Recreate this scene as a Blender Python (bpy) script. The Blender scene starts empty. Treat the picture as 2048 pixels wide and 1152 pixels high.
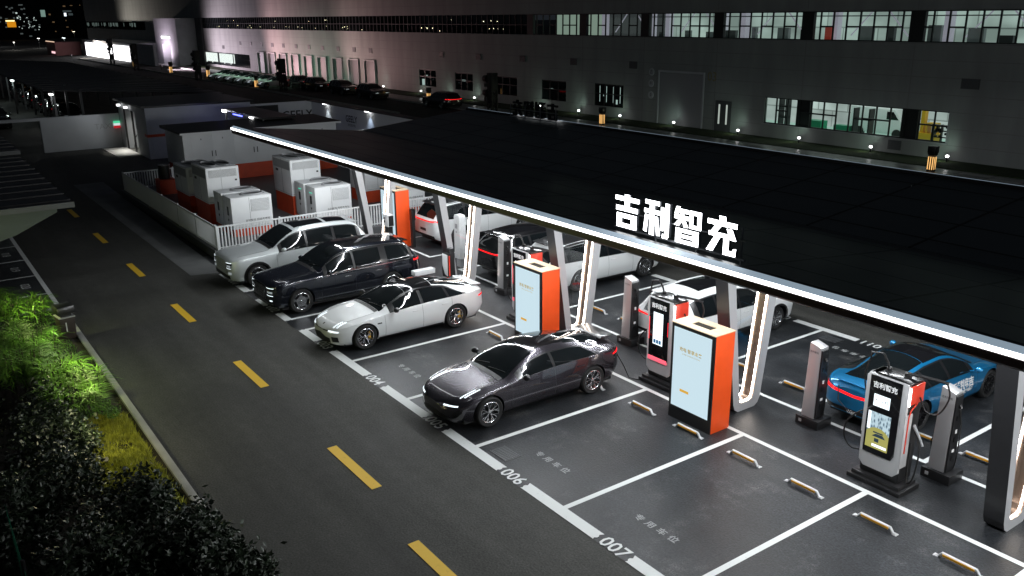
import bpy, bmesh, math, random
import numpy as np
from mathutils import Vector, Matrix
from mathutils.bvhtree import BVHTree
random.seed(7); rng = np.random.default_rng(7)
PI = math.pi
SC = bpy.context.scene
COL = SC.collection
# ------------------------------------------------------------------ camera, world, exposure
cam_d = bpy.data.cameras.new("camera"); cam = bpy.data.objects.new("camera", cam_d); COL.objects.link(cam)
SC.camera = cam
_a, _b, _c = -0.951486275, 0.303496716, -0.00852024705
_f = Vector((math.sin(_a)*math.cos(_b), math.cos(_a)*math.cos(_b), -math.sin(_b)))
_r = Vector((math.cos(_a), -math.sin(_a), 0)); _u = _r.cross(_f)
r2 = math.cos(_c)*_r+math.sin(_c)*_u; u2 = -math.sin(_c)*_r+math.cos(_c)*_u
M = Matrix.Identity(4)
for i in range(3):
    M[i][0] = r2[i]; M[i][1] = u2[i]; M[i][2] = -_f[i]
M.translation = Vector((29.0508, -9.0569, 8.7752))
cam.matrix_world = M
cam_d.sensor_width = 36; cam_d.lens = 36*1738.02/2048
cam_d.clip_start = 0.1; cam_d.clip_end = 3000
SC.render.resolution_x = 1024; SC.render.resolution_y = 576
w = bpy.data.worlds.new("World"); SC.world = w; w.use_nodes = True
w.node_tree.nodes["Background"].inputs[0].default_value = (0.36, 0.42, 0.52, 1)
w.node_tree.nodes["Background"].inputs[1].default_value = 0.03
SC.view_settings.view_transform = 'Standard'; SC.view_settings.look = 'None'
SC.view_settings.exposure = 0; SC.view_settings.gamma = 1
SC.render.engine = 'CYCLES'
SC.cycles.use_denoising = True
try: SC.cycles.denoiser = 'OPENIMAGEDENOISE'
except Exception: pass
SC.cycles.max_bounces = 6; SC.cycles.diffuse_bounces = 3; SC.cycles.glossy_bounces = 3
SC.cycles.transparent_max_bounces = 12
SC.cycles.sample_clamp_indirect = 6; SC.cycles.caustics_reflective = False; SC.cycles.caustics_refractive = False

def area_light(name, loc, sx, sy, energy, color=(1, 1, 1), rot=(0, 0, 0), spread=None):
    d = bpy.data.lights.new(name, 'AREA'); d.shape = 'RECTANGLE'; d.size = sx; d.size_y = sy
    d.energy = energy; d.color = color
    if spread: d.spread = spread
    o = bpy.data.objects.new(name, d); COL.objects.link(o); o.location = loc; o.rotation_euler = rot
    return o
def spot(name, loc, target, energy, color=(1, 1, 1), size=60, blend=.6, radius=.06):
    d = bpy.data.lights.new(name, 'SPOT'); d.energy = energy; d.color = color
    d.spot_size = math.radians(size); d.spot_blend = blend; d.shadow_soft_size = radius
    o = bpy.data.objects.new(name, d); COL.objects.link(o); o.location = loc
    o.rotation_euler = (Vector(target)-Vector(loc)).to_track_quat('-Z', 'Y').to_euler()
    return o
def point(name, loc, energy, color=(1, 1, 1), radius=.05):
    d = bpy.data.lights.new(name, 'POINT'); d.energy = energy; d.color = color; d.shadow_soft_size = radius
    o = bpy.data.objects.new(name, d); COL.objects.link(o); o.location = loc; return o
# large lamps of the place: the lamp rows under the canopy and the lit front edge
for yy, e in ((3.5, 1150), (8.9, 1450)):
    area_light("canopy_lamp_row", (22.5, yy, 4.56), 48, .09, e, (.93, .97, 1.0), (0, 0, 0))
    for k in range(13):
        d_ = bpy.data.lights.new("canopy_side_fill", 'POINT'); d_.energy = 120; d_.color = (.93, .97, 1.0); d_.shadow_soft_size = .07  # points added to the lamp rows to throw light sideways onto upright faces
        o_ = bpy.data.objects.new("canopy_side_fill", d_); COL.objects.link(o_); o_.location = (.2+4*k, yy, 4.42)
area_light("canopy_end_fill", (-2.32, 5.6, 4.62), .12, 6.5, 170, (.93, .97, 1.0), (0, math.radians(52), 0))  # added fill at the canopy end to brighten the yard cabinets
area_light("canopy_edge_glow", (22.6, 1.0, 5.005), 49, .05, 260, (.95, .98, 1.0), (-math.radians(80), 0, 0))

# ------------------------------------------------------------------ materials
def nm(name):
    m = bpy.data.materials.new(name); m.use_nodes = True
    return m, m.node_tree.nodes, m.node_tree.links, m.node_tree.nodes["Principled BSDF"]
def mat(name, col, rough=.5, metal=0, coat=0, spec=.5, emit=None, estr=0, alpha=1, bump=0, bscale=40, var=0, vscale=3):
    m, N, L, b = nm(name)
    b.inputs['Base Color'].default_value = (*col, 1); b.inputs['Roughness'].default_value = rough
    b.inputs['Metallic'].default_value = metal; b.inputs['Coat Weight'].default_value = coat
    b.inputs['Coat Roughness'].default_value = .03
    b.inputs['Specular IOR Level'].default_value = spec
    if emit: b.inputs['Emission Color'].default_value = (*emit, 1); b.inputs['Emission Strength'].default_value = estr
    if alpha < 1: b.inputs['Alpha'].default_value = alpha
    if bump or var:
        tc = N.new('ShaderNodeTexCoord')
    if bump:
        n = N.new('ShaderNodeTexNoise'); n.inputs['Scale'].default_value = bscale; n.inputs['Detail'].default_value = 4
        L.new(tc.outputs['Object'], n.inputs['Vector'])
        bm = N.new('ShaderNodeBump'); bm.inputs['Strength'].default_value = bump; bm.inputs['Distance'].default_value = .02
        L.new(n.outputs['Fac'], bm.inputs['Height']); L.new(bm.outputs[0], b.inputs['Normal'])
    if var:
        n = N.new('ShaderNodeTexNoise'); n.inputs['Scale'].default_value = vscale; n.inputs['Detail'].default_value = 6
        L.new(tc.outputs['Object'], n.inputs['Vector'])
        mr = N.new('ShaderNodeMapRange'); mr.inputs['From Min'].default_value = .3; mr.inputs['From Max'].default_value = .7
        mr.inputs['To Min'].default_value = 1-var; mr.inputs['To Max'].default_value = 1+var
        L.new(n.outputs['Fac'], mr.inputs['Value'])
        mx = N.new('ShaderNodeVectorMath'); mx.operation = 'SCALE'; mx.inputs[0].default_value = col
        L.new(mr.outputs[0], mx.inputs['Scale']); L.new(mx.outputs[0], b.inputs['Base Color'])
    return m
def emis(name, col, s):
    m = bpy.data.materials.new(name); m.use_nodes = True
    N = m.node_tree.nodes; N.clear(); e = N.new('ShaderNodeEmission'); o = N.new('ShaderNodeOutputMaterial')
    e.inputs[0].default_value = (*col, 1); e.inputs[1].default_value = s
    m.node_tree.links.new(e.outputs[0], o.inputs[0]); return m
def glassmix(name, tint=(1, 1, 1), fac=.12, rough=.02):
    m = bpy.data.materials.new(name); m.use_nodes = True
    N = m.node_tree.nodes; L = m.node_tree.links; N.clear()
    t = N.new('ShaderNodeBsdfTransparent'); t.inputs[0].default_value = (*tint, 1)
    g = N.new('ShaderNodeBsdfGlossy'); g.inputs['Roughness'].default_value = rough
    lw = N.new('ShaderNodeLayerWeight'); lw.inputs[0].default_value = .5; pw = N.new('ShaderNodeMath'); pw.operation = 'POWER'; pw.inputs[1].default_value = 3
    L.new(lw.outputs['Facing'], pw.inputs[0]); fr = N.new('ShaderNodeMapRange'); fr.inputs[3].default_value = .05; fr.inputs[4].default_value = .6; L.new(pw.outputs[0], fr.inputs[0])
    mx = N.new('ShaderNodeMixShader'); o = N.new('ShaderNodeOutputMaterial')
    L.new(fr.outputs[0], mx.inputs[0]); L.new(t.outputs[0], mx.inputs[1]); L.new(g.outputs[0], mx.inputs[2])
    L.new(mx.outputs[0], o.inputs[0]); return m
def asphalt(name, base, grain, patch, rough, patchscale=.35, worn=None):
    m, N, L, b = nm(name)
    g = N.new('ShaderNodeNewGeometry')
    def noise(s, d=5, r=.6):
        n = N.new('ShaderNodeTexNoise'); n.inputs['Scale'].default_value = s; n.inputs['Detail'].default_value = d
        n.inputs['Roughness'].default_value = r; L.new(g.outputs['Position'], n.inputs['Vector']); return n
    n1 = noise(26, 3); n2 = noise(patchscale, 6, .65); n3 = noise(3.1, 6, .7)
    r1 = N.new('ShaderNodeMapRange'); r1.inputs[1].default_value = .25; r1.inputs[2].default_value = .75
    r1.inputs[3].default_value = 1-grain; r1.inputs[4].default_value = 1+grain; L.new(n1.outputs[0], r1.inputs[0])
    r2_ = N.new('ShaderNodeMapRange'); r2_.inputs[1].default_value = .3; r2_.inputs[2].default_value = .7
    r2_.inputs[3].default_value = 1-patch; r2_.inputs[4].default_value = 1+patch; L.new(n2.outputs[0], r2_.inputs[0])
    r3_ = N.new('ShaderNodeMapRange'); r3_.inputs[1].default_value = .3; r3_.inputs[2].default_value = .7
    r3_.inputs[3].default_value = .86; r3_.inputs[4].default_value = 1.14; L.new(n3.outputs[0], r3_.inputs[0])
    a = N.new('ShaderNodeMath'); a.operation = 'MULTIPLY'; L.new(r1.outputs[0], a.inputs[0]); L.new(r2_.outputs[0], a.inputs[1])
    a2 = N.new('ShaderNodeMath'); a2.operation = 'MULTIPLY'; L.new(a.outputs[0], a2.inputs[0]); L.new(r3_.outputs[0], a2.inputs[1])
    v = N.new('ShaderNodeVectorMath'); v.operation = 'SCALE'; v.inputs[0].default_value = base; L.new(a2.outputs[0], v.inputs['Scale'])
    out = v.outputs[0]
    if worn:
        # worn, scuffed spots where the aggregate shows pale
        n4 = noise(.9, 7, .75); n5 = noise(60, 2)
        q = N.new('ShaderNodeMapRange'); q.inputs[1].default_value = .53; q.inputs[2].default_value = .70; L.new(n4.outputs[0], q.inputs[0])
        q2 = N.new('ShaderNodeMapRange'); q2.inputs[1].default_value = .45; q2.inputs[2].default_value = .62; L.new(n5.outputs[0], q2.inputs[0])
        mm = N.new('ShaderNodeMath'); mm.operation = 'MULTIPLY'; L.new(q.outputs[0], mm.inputs[0]); L.new(q2.outputs[0], mm.inputs[1])
        mx = N.new('ShaderNodeMix'); mx.data_type = 'RGBA'; L.new(mm.outputs[0], mx.inputs[0]); L.new(out, mx.inputs[6])
        mx.inputs[7].default_value = (*worn, 1); out = mx.outputs[2]
    mp = N.new('ShaderNodeMapping'); mp.inputs['Scale'].default_value = (.10, 1.1, 1); L.new(g.outputs['Position'], mp.inputs[0])
    n6 = N.new('ShaderNodeTexNoise'); n6.inputs['Scale'].default_value = 1.3; n6.inputs['Detail'].default_value = 6; n6.inputs['Roughness'].default_value = .6; L.new(mp.outputs[0], n6.inputs['Vector'])
    q6 = N.new('ShaderNodeMapRange'); q6.inputs[1].default_value = .3; q6.inputs[2].default_value = .7; q6.inputs[3].default_value = .78; q6.inputs[4].default_value = 1.18; L.new(n6.outputs[0], q6.inputs[0])
    v6 = N.new('ShaderNodeVectorMath'); v6.operation = 'SCALE'; L.new(out, v6.inputs[0]); L.new(q6.outputs[0], v6.inputs['Scale']); out = v6.outputs[0]
    L.new(out, b.inputs['Base Color'])
    rr = N.new('ShaderNodeMapRange'); rr.inputs[1].default_value = .3; rr.inputs[2].default_value = .7
    rr.inputs[3].default_value = rough-.13; rr.inputs[4].default_value = rough+.12; L.new(n2.outputs[0], rr.inputs[0])
    L.new(rr.outputs[0], b.inputs['Roughness'])
    b.inputs['Specular IOR Level'].default_value = .32
    bm = N.new('ShaderNodeBump'); bm.inputs['Strength'].default_value = .5; bm.inputs['Distance'].default_value = .012
    L.new(n1.outputs[0], bm.inputs['Height']); L.new(bm.outputs[0], b.inputs['Normal'])
    return m
def paintwear(name, col):
    m, N, L, b = nm(name)
    g = N.new('ShaderNodeNewGeometry'); n = N.new('ShaderNodeTexNoise'); n.inputs['Scale'].default_value = 9; n.inputs['Detail'].default_value = 8
    n.inputs['Roughness'].default_value = .75
    L.new(g.outputs['Position'], n.inputs['Vector'])
    cr = N.new('ShaderNodeValToRGB'); cr.color_ramp.elements[0].position = .28; cr.color_ramp.elements[1].position = .42
    cr.color_ramp.elements[0].color = (*[c*.7 for c in col], 1); cr.color_ramp.elements[1].color = (*col, 1)
    L.new(n.outputs[0], cr.inputs[0]); L.new(cr.outputs[0], b.inputs['Base Color']); b.inputs['Roughness'].default_value = .6
    return m
def carpaint(name, col, metal=.0, rough=.3, flake=0):
    m, N, L, b = nm(name)
    b.inputs['Base Color'].default_value = (*col, 1); b.inputs['Metallic'].default_value = metal
    b.inputs['Roughness'].default_value = rough; b.inputs['Coat Weight'].default_value = 1; b.inputs['Coat Roughness'].default_value = .02
    if flake:
        n = N.new('ShaderNodeTexNoise'); n.inputs['Scale'].default_value = 700; g = N.new('ShaderNodeTexCoord'); L.new(g.outputs['Object'], n.inputs[0])
        bm = N.new('ShaderNodeBump'); bm.inputs['Strength'].default_value = flake; bm.inputs['Distance'].default_value = .001
        L.new(n.outputs[0], bm.inputs['Height']); L.new(bm.outputs[0], b.inputs['Normal'])
    return m
MT = {}
MT['road'] = asphalt('road_asphalt', (.056, .056, .051), .45, .20, .8)
MT['bay'] = asphalt('bay_asphalt', (.020, .022, .025), .8, .45, .44, .45, worn=(.16, .155, .15))
MT['conc'] = mat('concrete', (.30, .30, .29), .85, bump=.3, bscale=30, var=.18, vscale=1.5)
MT['conc_dark'] = mat('paving', (.13, .135, .135), .8, bump=.2, var=.2, vscale=.8)
MT['white_line'] = paintwear('white_road_paint', (.72, .74, .73))
MT['yellow_line'] = paintwear('yellow_road_paint', (.80, .50, .03))
MT['blk'] = mat('black_plastic', (.012, .012, .013), .4)
MT['blkgloss'] = mat('black_gloss', (.006, .006, .007), .06, coat=.5)
MT['glassdark'] = mat('dark_car_glass', (.006, .008, .009), .02, spec=.75)
MT['chrome'] = mat('bright_trim', (.62, .63, .64), .18, 1)
MT['alu'] = mat('brushed_aluminium', (.50, .50, .51), .38, .55, bump=.05, bscale=60)
MT['alu_lt'] = mat('pale_aluminium', (.58, .58, .59), .45, .35)
MT['tyre'] = mat('tyre_rubber', (.012, .012, .012), .75)
MT['rimsilver'] = mat('rim_silver', (.55, .56, .58), .22, .95)
MT['rimdark'] = mat('rim_dark', (.02, .02, .022), .3, .5)
MT['orange'] = mat('orange_panel', (.95, .095, .010), .5, var=.06, vscale=2)
MT['orange_dim'] = mat('orange_cladding', (.55, .06, .015), .5, var=.12, vscale=2)
MT['white'] = mat('white_panel', (.74, .76, .77), .45, var=.04, vscale=1)
MT['white2'] = mat('white_render', (.50, .52, .54), .6, var=.08, vscale=.8)
MT['grey'] = mat('grey_panel', (.33, .34, .35), .55)
MT['greyd'] = mat('dark_grey_panel', (.09, .095, .1), .5)
MT['wood'] = mat('light_wood', (.80, .60, .40), .5, var=.12, vscale=14)
MT['soil'] = mat('soil', (.02, .015, .009), .9, bump=.6)
MT['led'] = emis('led_white', (.93, .97, 1), 30)
MT['ledbar'] = emis('led_bar', (.95, .98, 1), 9)
MT['ledwarm'] = emis('led_warm', (1, .91, .82), 22)
MT['letter'] = emis('letter_face', (.95, .98, 1), 7)
MT['bulb'] = emis('bulb_white', (1, 1, 1), 7)
MT['bulb_soft'] = emis('bulb_soft', (1, 1, 1), 2.5)
MT['amber'] = emis('amber_slot', (1, .55, .18), 1.2)
MT['red_light'] = mat('red_tail_lamp', (.45, .01, .01), .15, emit=(1, .012, .015), estr=1.5)
MT['red_dim'] = mat('red_lens', (.35, .01, .01), .12, emit=(1, .02, .02), estr=.25)
MT['lampwhite'] = mat('white_headlamp', (.7, .75, .8), .1, emit=(.85, .95, 1), estr=1.3)
MT['lampclear'] = mat('clear_lamp', (.35, .38, .4), .12, .3, emit=(.85, .95, 1), estr=.25)
MT['caliper'] = mat('yellow_caliper', (.75, .42, .05), .35)
MT['plate'] = mat('plate_dark', (.02, .022, .025), .4)
MT['rubber'] = mat('cable_rubber', (.008, .008, .008), .5)
MT['glasspane'] = glassmix('clear_pane')
MT['windark'] = mat('window_dark_glass', (.008, .011, .012), .05, spec=.7)
MT['frame_dark'] = mat('window_frame_dark', (.012, .014, .015), .5)
MT['fence'] = mat('fence_white', (.70, .72, .73), .45)
MT['letter_blk'] = mat('dark_lettering', (.03, .03, .035), .5)

# ------------------------------------------------------------------ mesh builders
class MB:
    def __init__(s): s.v = []; s.f = []; s.m = []
    def add(s, vs, fs, m=0):
        o = len(s.v); s.v += [tuple(map(float, p)) for p in vs]
        s.f += [[i+o for i in f] for f in fs]; s.m += [m]*len(fs); return s
    def box(s, x0, x1, y0, y1, z0, z1, m=0):
        return s.add([(x0, y0, z0), (x1, y0, z0), (x1, y1, z0), (x0, y1, z0), (x0, y0, z1), (x1, y0, z1), (x1, y1, z1), (x0, y1, z1)],
                     [(0, 3, 2, 1), (4, 5, 6, 7), (0, 1, 5, 4), (1, 2, 6, 5), (2, 3, 7, 6), (3, 0, 4, 7)], m)
    def hexa(s, b, t, m=0):   # four bottom pts, four top pts (ccw from above)
        return s.add(list(b)+list(t), [(0, 3, 2, 1), (4, 5, 6, 7), (0, 1, 5, 4), (1, 2, 6, 5), (2, 3, 7, 6), (3, 0, 4, 7)], m)
    def quad(s, a, b, c, d, m=0): return s.add([a, b, c, d], [(0, 1, 2, 3)], m)
    def prism(s, poly, axis, a0, a1, m=0):  # poly in the two other axes, extruded along axis
        def P(p, a):
            if axis == 'x': return (a, p[0], p[1])
            if axis == 'y': return (p[0], a, p[1])
            return (p[0], p[1], a)
        n = len(poly)
        vs = [P(p, a0) for p in poly]+[P(p, a1) for p in poly]
        fs = [list(range(n))[::-1], list(range(n, 2*n))]+[[i, (i+1) % n, n+(i+1) % n, n+i] for i in range(n)]
        return s.add(vs, fs, m)
    def cyl(s, p0, p1, r0, r1=None, n=12, m=0, cap=True):
        r1 = r0 if r1 is None else r1
        p0 = Vector(p0); p1 = Vector(p1); d = (p1-p0).normalized()
        a = d.orthogonal().normalized(); b = d.cross(a)
        vs = []
        for p, r in ((p0, r0), (p1, r1)):
            vs += [p+(a*math.cos(2*PI*i/n)+b*math.sin(2*PI*i/n))*r for i in range(n)]
        fs = [[i, (i+1) % n, n+(i+1) % n, n+i] for i in range(n)]
        if cap: fs += [list(range(n))[::-1], list(range(n, 2*n))]
        return s.add(vs, fs, m)
    def tube(s, pts, r, n=8, m=0):
        pts = [Vector(p) for p in pts]; k = len(pts); vs = []; a = None
        for i, p in enumerate(pts):
            d = (pts[min(i+1, k-1)]-pts[max(i-1, 0)]).normalized()
            a = d.orthogonal().normalized() if a is None else (a-d*a.dot(d)).normalized()
            b = d.cross(a)
            vs += [p+(a*math.cos(2*PI*j/n)+b*math.sin(2*PI*j/n))*r for j in range(n)]
        fs = [[i*n+j, i*n+(j+1) % n, (i+1)*n+(j+1) % n, (i+1)*n+j] for i in range(k-1) for j in range(n)]
        fs += [list(range(n))[::-1], [(k-1)*n+j for j in range(n)]]
        return s.add(vs, fs, m)
    def lathe(s, prof, c, axis='z', n=32, m=0):   # prof: list of (r, a)
        vs = []
        for r, a in prof:
            for i in range(n):
                u, v = r*math.cos(2*PI*i/n), r*math.sin(2*PI*i/n)
                vs.append({'z': (c[0]+u, c[1]+v, c[2]+a), 'x': (c[0]+a, c[1]+u, c[2]+v), 'y': (c[0]+u, c[1]+a, c[2]+v)}[axis])
        fs = [[i*n+j, i*n+(j+1) % n, (i+1)*n+(j+1) % n, (i+1)*n+j] for i in range(len(prof)-1) for j in range(n)]
        return s.add(vs, fs, m)
    def build(s, name, mats, parent=None, bevel=0, smooth=False, angle=35, loc=None):
        me = bpy.data.meshes.new(name); me.from_pydata(s.v, [], s.f)
        if not isinstance(mats, (list, tuple)): mats = [mats]
        for mm in mats: me.materials.append(mm)
        me.polygons.foreach_set('material_index', s.m)
        if smooth:
            me.polygons.foreach_set('use_smooth', [True]*len(me.polygons)); me.set_sharp_from_angle(angle=math.radians(angle))
        me.update()
        o = bpy.data.objects.new(name, me); COL.objects.link(o)
        if parent: o.parent = parent
        if loc: o.location = loc
        if bevel:
            bm = bmesh.new(); bm.from_mesh(me); bmesh.ops.recalc_face_normals(bm, faces=bm.faces)
            ed = [e for e in bm.edges if len(e.link_faces) == 2 and e.calc_face_angle(0) > .6]
            bmesh.ops.bevel(bm, geom=ed, offset=bevel, segments=2, affect='EDGES', profile=.6, clamp_overlap=True)
            bm.to_mesh(me); bm.free()
            me.polygons.foreach_set('use_smooth', [True]*len(me.polygons)); me.set_sharp_from_angle(angle=math.radians(50))
        return o
def empty(name, loc, label, cat, group=None, rz=0):
    o = bpy.data.objects.new(name, None); COL.objects.link(o); o.location = loc; o.rotation_euler = (0, 0, rz)
    o.empty_display_size = .2
    return tag(o, label, cat, group)
def tag(o, label, cat, group=None):
    o['label'] = label; o['category'] = cat
    if group: o['group'] = group
    return o
def struct(o): o['kind'] = 'structure'; return o
def stuff(o, label, cat): o['kind'] = 'stuff'; o['label'] = label; o['category'] = cat; return o
def copy_tree(o, parent=None):
    c = o.copy(); COL.objects.link(c); c.parent = parent
    if 'copylabel' in c: del c['copylabel']
    for ch in list(o.children): copy_tree(ch, c)
    return c
def text_mesh(body, size, align='CENTER', extrude=0, embolden=0, space=1.0):
    cu = bpy.data.curves.new('t', 'FONT'); cu.body = body; cu.size = size; cu.align_x = align; cu.extrude = extrude
    cu.offset = embolden; cu.space_character = space; cu.resolution_u = 2; cu.align_y = 'CENTER'
    o = bpy.data.objects.new('t', cu); COL.objects.link(o)
    dg = bpy.context.evaluated_depsgraph_get()
    me = bpy.data.meshes.new_from_object(o.evaluated_get(dg)); bpy.data.objects.remove(o); bpy.data.curves.remove(cu)
    return me
def text_obj(name, body, size, mt, M4, parent=None, **k):
    me = text_mesh(body, size, **k); me.name = name; me.materials.clear(); me.materials.append(mt)
    me.transform(M4); o = bpy.data.objects.new(name, me); COL.objects.link(o)
    if parent: o.parent = parent
    return o
def frameM(origin, ux, uy):
    ux = Vector(ux).normalized(); uy = Vector(uy).normalized(); uz = ux.cross(uy)
    m = Matrix.Identity(4)
    for i in range(3): m[i][0] = ux[i]; m[i][1] = uy[i]; m[i][2] = uz[i]
    m.translation = Vector(origin); return m

# ------------------------------------------------------------------ ground, road, bays
def sheet(name, x0, x1, y0, y1, z, mt, kind=True):
    o = MB().quad((x0, y0, z), (x1, y0, z), (x1, y1, z), (x0, y1, z)).build(name, mt)
    return struct(o) if kind else o
MT['field'] = mat('far_ground', (.02, .021, .02), .9, var=.3, vscale=.1)
sheet('ground', -1500, 400, -400, 1200, -.02, MT['field'])
sheet('road', -120, 60, -5.5, .0, .0, MT['road'])
sheet('rear_road', -120, 60, 12.2, 37.0, .0, MT['road'])
sheet('side_road', -120, -19.4, .0, 12.2, .0, MT['road'])
sheet('parking_bay_surface', -4.2, 60, -.25, 12.2, .005, MT['bay'])
sheet('opposite_bay_surface', -40, -.6, -12, -5.5, .005, MT['bay'])
o = MB().quad((-24, -1.1, .006), (-1.9, -1.1, .006), (-1.6, -.02, .006), (-24, .44, .006)).build('pavement', MT['conc_dark']); struct(o)
Z1 = .011
lm = MB()
def rect(x0, x1, y0, y1, z=Z1): lm.quad((x0, y0, z), (x1, y0, z), (x1, y1, z), (x0, y1, z))
def ragged(x0, x1, y0, y1):
    n = 7; L_ = []; R_ = []
    for i in range(n):
        y = y0+(y1-y0)*i/(n-1); c = .045*math.sin(i*1.9)*(.0 if i in (0,) else 1)
        L_.append((x0+c*.5, y, Z1)); R_.append((x1-c*.5, y, Z1))
    for i in range(n-1): lm.quad(L_[i], R_[i], R_[i+1], L_[i+1])
# front line, broken for the painted numbers
for a, b in ((-1.44, -.75), (.35, 1.23), (2.24, 3.05), (4.0, 4.85), (5.88, 7.0), (8.0, 10.1), (11.0, 13.1), (13.95, 16.1), (16.92, 19.08), (19.9, 22.1), (22.95, 25), ):
    ragged(a, b, -.25, 0)
for x, y1 in ((1.17, 5), (4.79, 5), (5.94, 5), (9, 4.94), (12, 4.94), (15, 4.94), (18, 4.94), (21, 4.94), (24, 4.94)):
    rect(x-.06, x+.06, 0, y1)
rect(-1.44, 1.23, 4.94, 5.06); rect(5.88, 40, 4.94, 5.06); rect(2.24, 4.85, 4.94, 5.06)
# rear row
rect(-2.0, 1.2, 6.94, 7.05); rect(3.2, 40, 6.94, 7.05)
for x in (-1.9, 1.14, 3.27, 6, 9, 12, 15, 18, 21, 24): rect(x-.055, x+.055, 7.05, 11.95)
for a, b in ((-1.9, 1.2), (3.2, 4.1), (5, 7.1), (8, 10.1), (11, 13.05), (14.0, 16.1), (17.1, 19.1), (20, 22.1), (23, 25)): rect(a, b, 11.95, 12.2)
# opposite row edge line and its short bays
rect(-14.4, -.45, -5.62, -5.48); 
for x in (-2.68, -5.3, -7.9, -10.5, -13.1): rect(x-.05, x+.05, -11, -5.62)
struct(lm.build('bay_lines', MT['white_line']))
ym = MB()
x = 13.17
for k in range(-5, 5):
    if k == 1: continue
    a = 13.17+6.03*k; ym.quad((a, -2.62, Z1), (a+2.1, -2.62, Z1), (a+2.1, -2.4, Z1), (a, -2.4, Z1))
ym.quad((17.3, -2.96, Z1), (19.4, -2.96, Z1), (19.4, -2.74, Z1), (17.3, -2.74, Z1))
struct(ym.build('lane_dashes', MT['yellow_line']))
MT['faded_line'] = paintwear('faded_paint', (.30, .31, .31))
def ground_text(body, x, y, size, rot=0, name='bay_lettering', sp=1.0, z=.013, sy=1, emb=0.0):
    c, s_ = math.cos(rot), math.sin(rot)
    o = text_obj(name, body, size, MT['faded_line'] if size < .3 else MT['white_line'], frameM((x, y, z), (c, s_, 0), (-s_, c, 0)) @ Matrix.Diagonal((1, sy, 1, 1)), space=sp, embolden=emb)
    return struct(o)
for i in range(1, 9):
    x = {1: -.15, 2: 3.5, 3: 7.45}.get(i, 10.5+3*(i-4)); ground_text('00%d' % i, x, -.13, .42, name='bay_number', emb=.006)
    ground_text('专用车位', x, .86, .21, sp=1.7, sy=.9, emb=.004)
for i, x in ((8, 7.5), (9, 10.5), (10, 13.5), (11, 16.5), (12, 19.5)):
    ground_text('%03d' % i, x, 12.08, .42, PI, name='bay_number', emb=.006)
    ground_text('专用车位', x, 11.1, .21, PI, sp=1.7, emb=.004)
for k, x in enumerate((-1.6, -4.0, -6.6, -9.2)): ground_text('%03d' % (21-k), x, -6.1, .42, 0, name='bay_number')
# drain grating in the empty bay
for (gx, gy, lab) in ((15.62, .3, 'iron drain grating beside the front line in the empty bay by the dark purple sedan'), (15.6, 11.55, 'iron drain grating at the far edge of the empty bay behind the slim post')):
    g = MB(); g.box(gx-.3, gx+.3, gy-.2, gy+.2, .006, .010, 0)
    for i in range(9): g.box(gx-.26+i*.06, gx-.235+i*.06, gy-.17, gy+.17, .0115, .016, 1)
    for yy in (gy-.19, gy, gy+.17): g.box(gx-.29, gx+.29, yy, yy+.02, .0165, .019, 1)
    tag(g.build('drain_grating', [MT['blk'], MT['greyd']]), lab, 'drain')
# raised planting bed and kerb
kb = MB()
kb.box(-.45, 60, -5.62, -5.47, -.02, .13); kb.box(-.55, -.4, -12, -5.62, -.02, .13)
kb.box(-24, -20.2, -5.7, -5.55, 0, .12)
struct(kb.build('kerb', MT['conc'], bevel=.012))
struct(MB().box(-.4, 60, -14, -5.62, -.02, .07).build('planting_bed', MT['soil']))

# ------------------------------------------------------------------ wheel stops
def wheel_stop():
    t = empty('wheel_stop', (0, 0, 0), '', 'wheel stop')
    pts = [(-.40, 0, .012), (-.345, 0, .014), (-.29, 0, .095), (.29, 0, .095), (.345, 0, .014), (.40, 0, .012)]
    m = MB(); m.tube(pts, .030, 10); m.box(-.43, -.35, -.045, .045, .006, .02); m.box(.35, .43, -.045, .045, .006, .02)
    m.build('rail', MT['alu_lt'], t, smooth=True)
    m = MB(); m.box(-.27, .27, -.040, -.030, .064, .104); m.box(-.27, .27, .030, .040, .064, .104); m.build('reflector_strip', MT['yellow_stop'], t)
    return t
MT['yellow_stop'] = mat('yellow_stripe', (.85, .42, .03), .4)
WSP = wheel_stop()
stops = []
for x in (9.75, 11.1, 13.0, 14.0, 15.75, 17.2, 18.76, 20.22, 21.74, 23.27):
    stops.append((x, 4.11))
for x in (7.9, 9.8, 11.15, 15.6, 17.1, 20.5, 21.65): stops.append((x, 7.93))
labs = ['yellow and silver wheel stop between the white sedan and the dark purple sedan', 'silver wheel stop half hidden behind the dark purple sedan roof',
 'silver wheel stop under the tail of the dark purple sedan, far end', 'silver wheel stop just behind the rear wheel of the dark purple sedan',
 'wheel stop left of the orange advertising box in the near row', 'wheel stop right in front of the black base of the nearest orange advertising box',
 'wheel stop in bay 007 nearer the orange advertising box', 'wheel stop in bay 007 nearer the charger with the advert screen',
 'wheel stop at the near right, second from the picture corner', 'wheel stop at the bottom right corner of the photo',
 'wheel stop near the white sedan with black roof in the rear row', 'yellow wheel stop beside the lit pillar next to the slim post in the rear row', 'wheel stop behind the slim post in the empty rear bay',
 'wheel stop seen through the glass of the pillar behind the nearest advertising box', 'wheel stop left of the slim post in front of the blue car',
 'wheel stop behind the blue car, right of the advert charger', 'wheel stop between the right slim post and the nearest pillar']
for i, (x, y) in enumerate(stops):
    o = WSP if i == 0 else copy_tree(WSP)
    o.location = (x, y, 0); o['label'] = labs[i]; o['group'] = 'wheel stops in the parking bays'; o['category'] = 'wheel stop'
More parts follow.
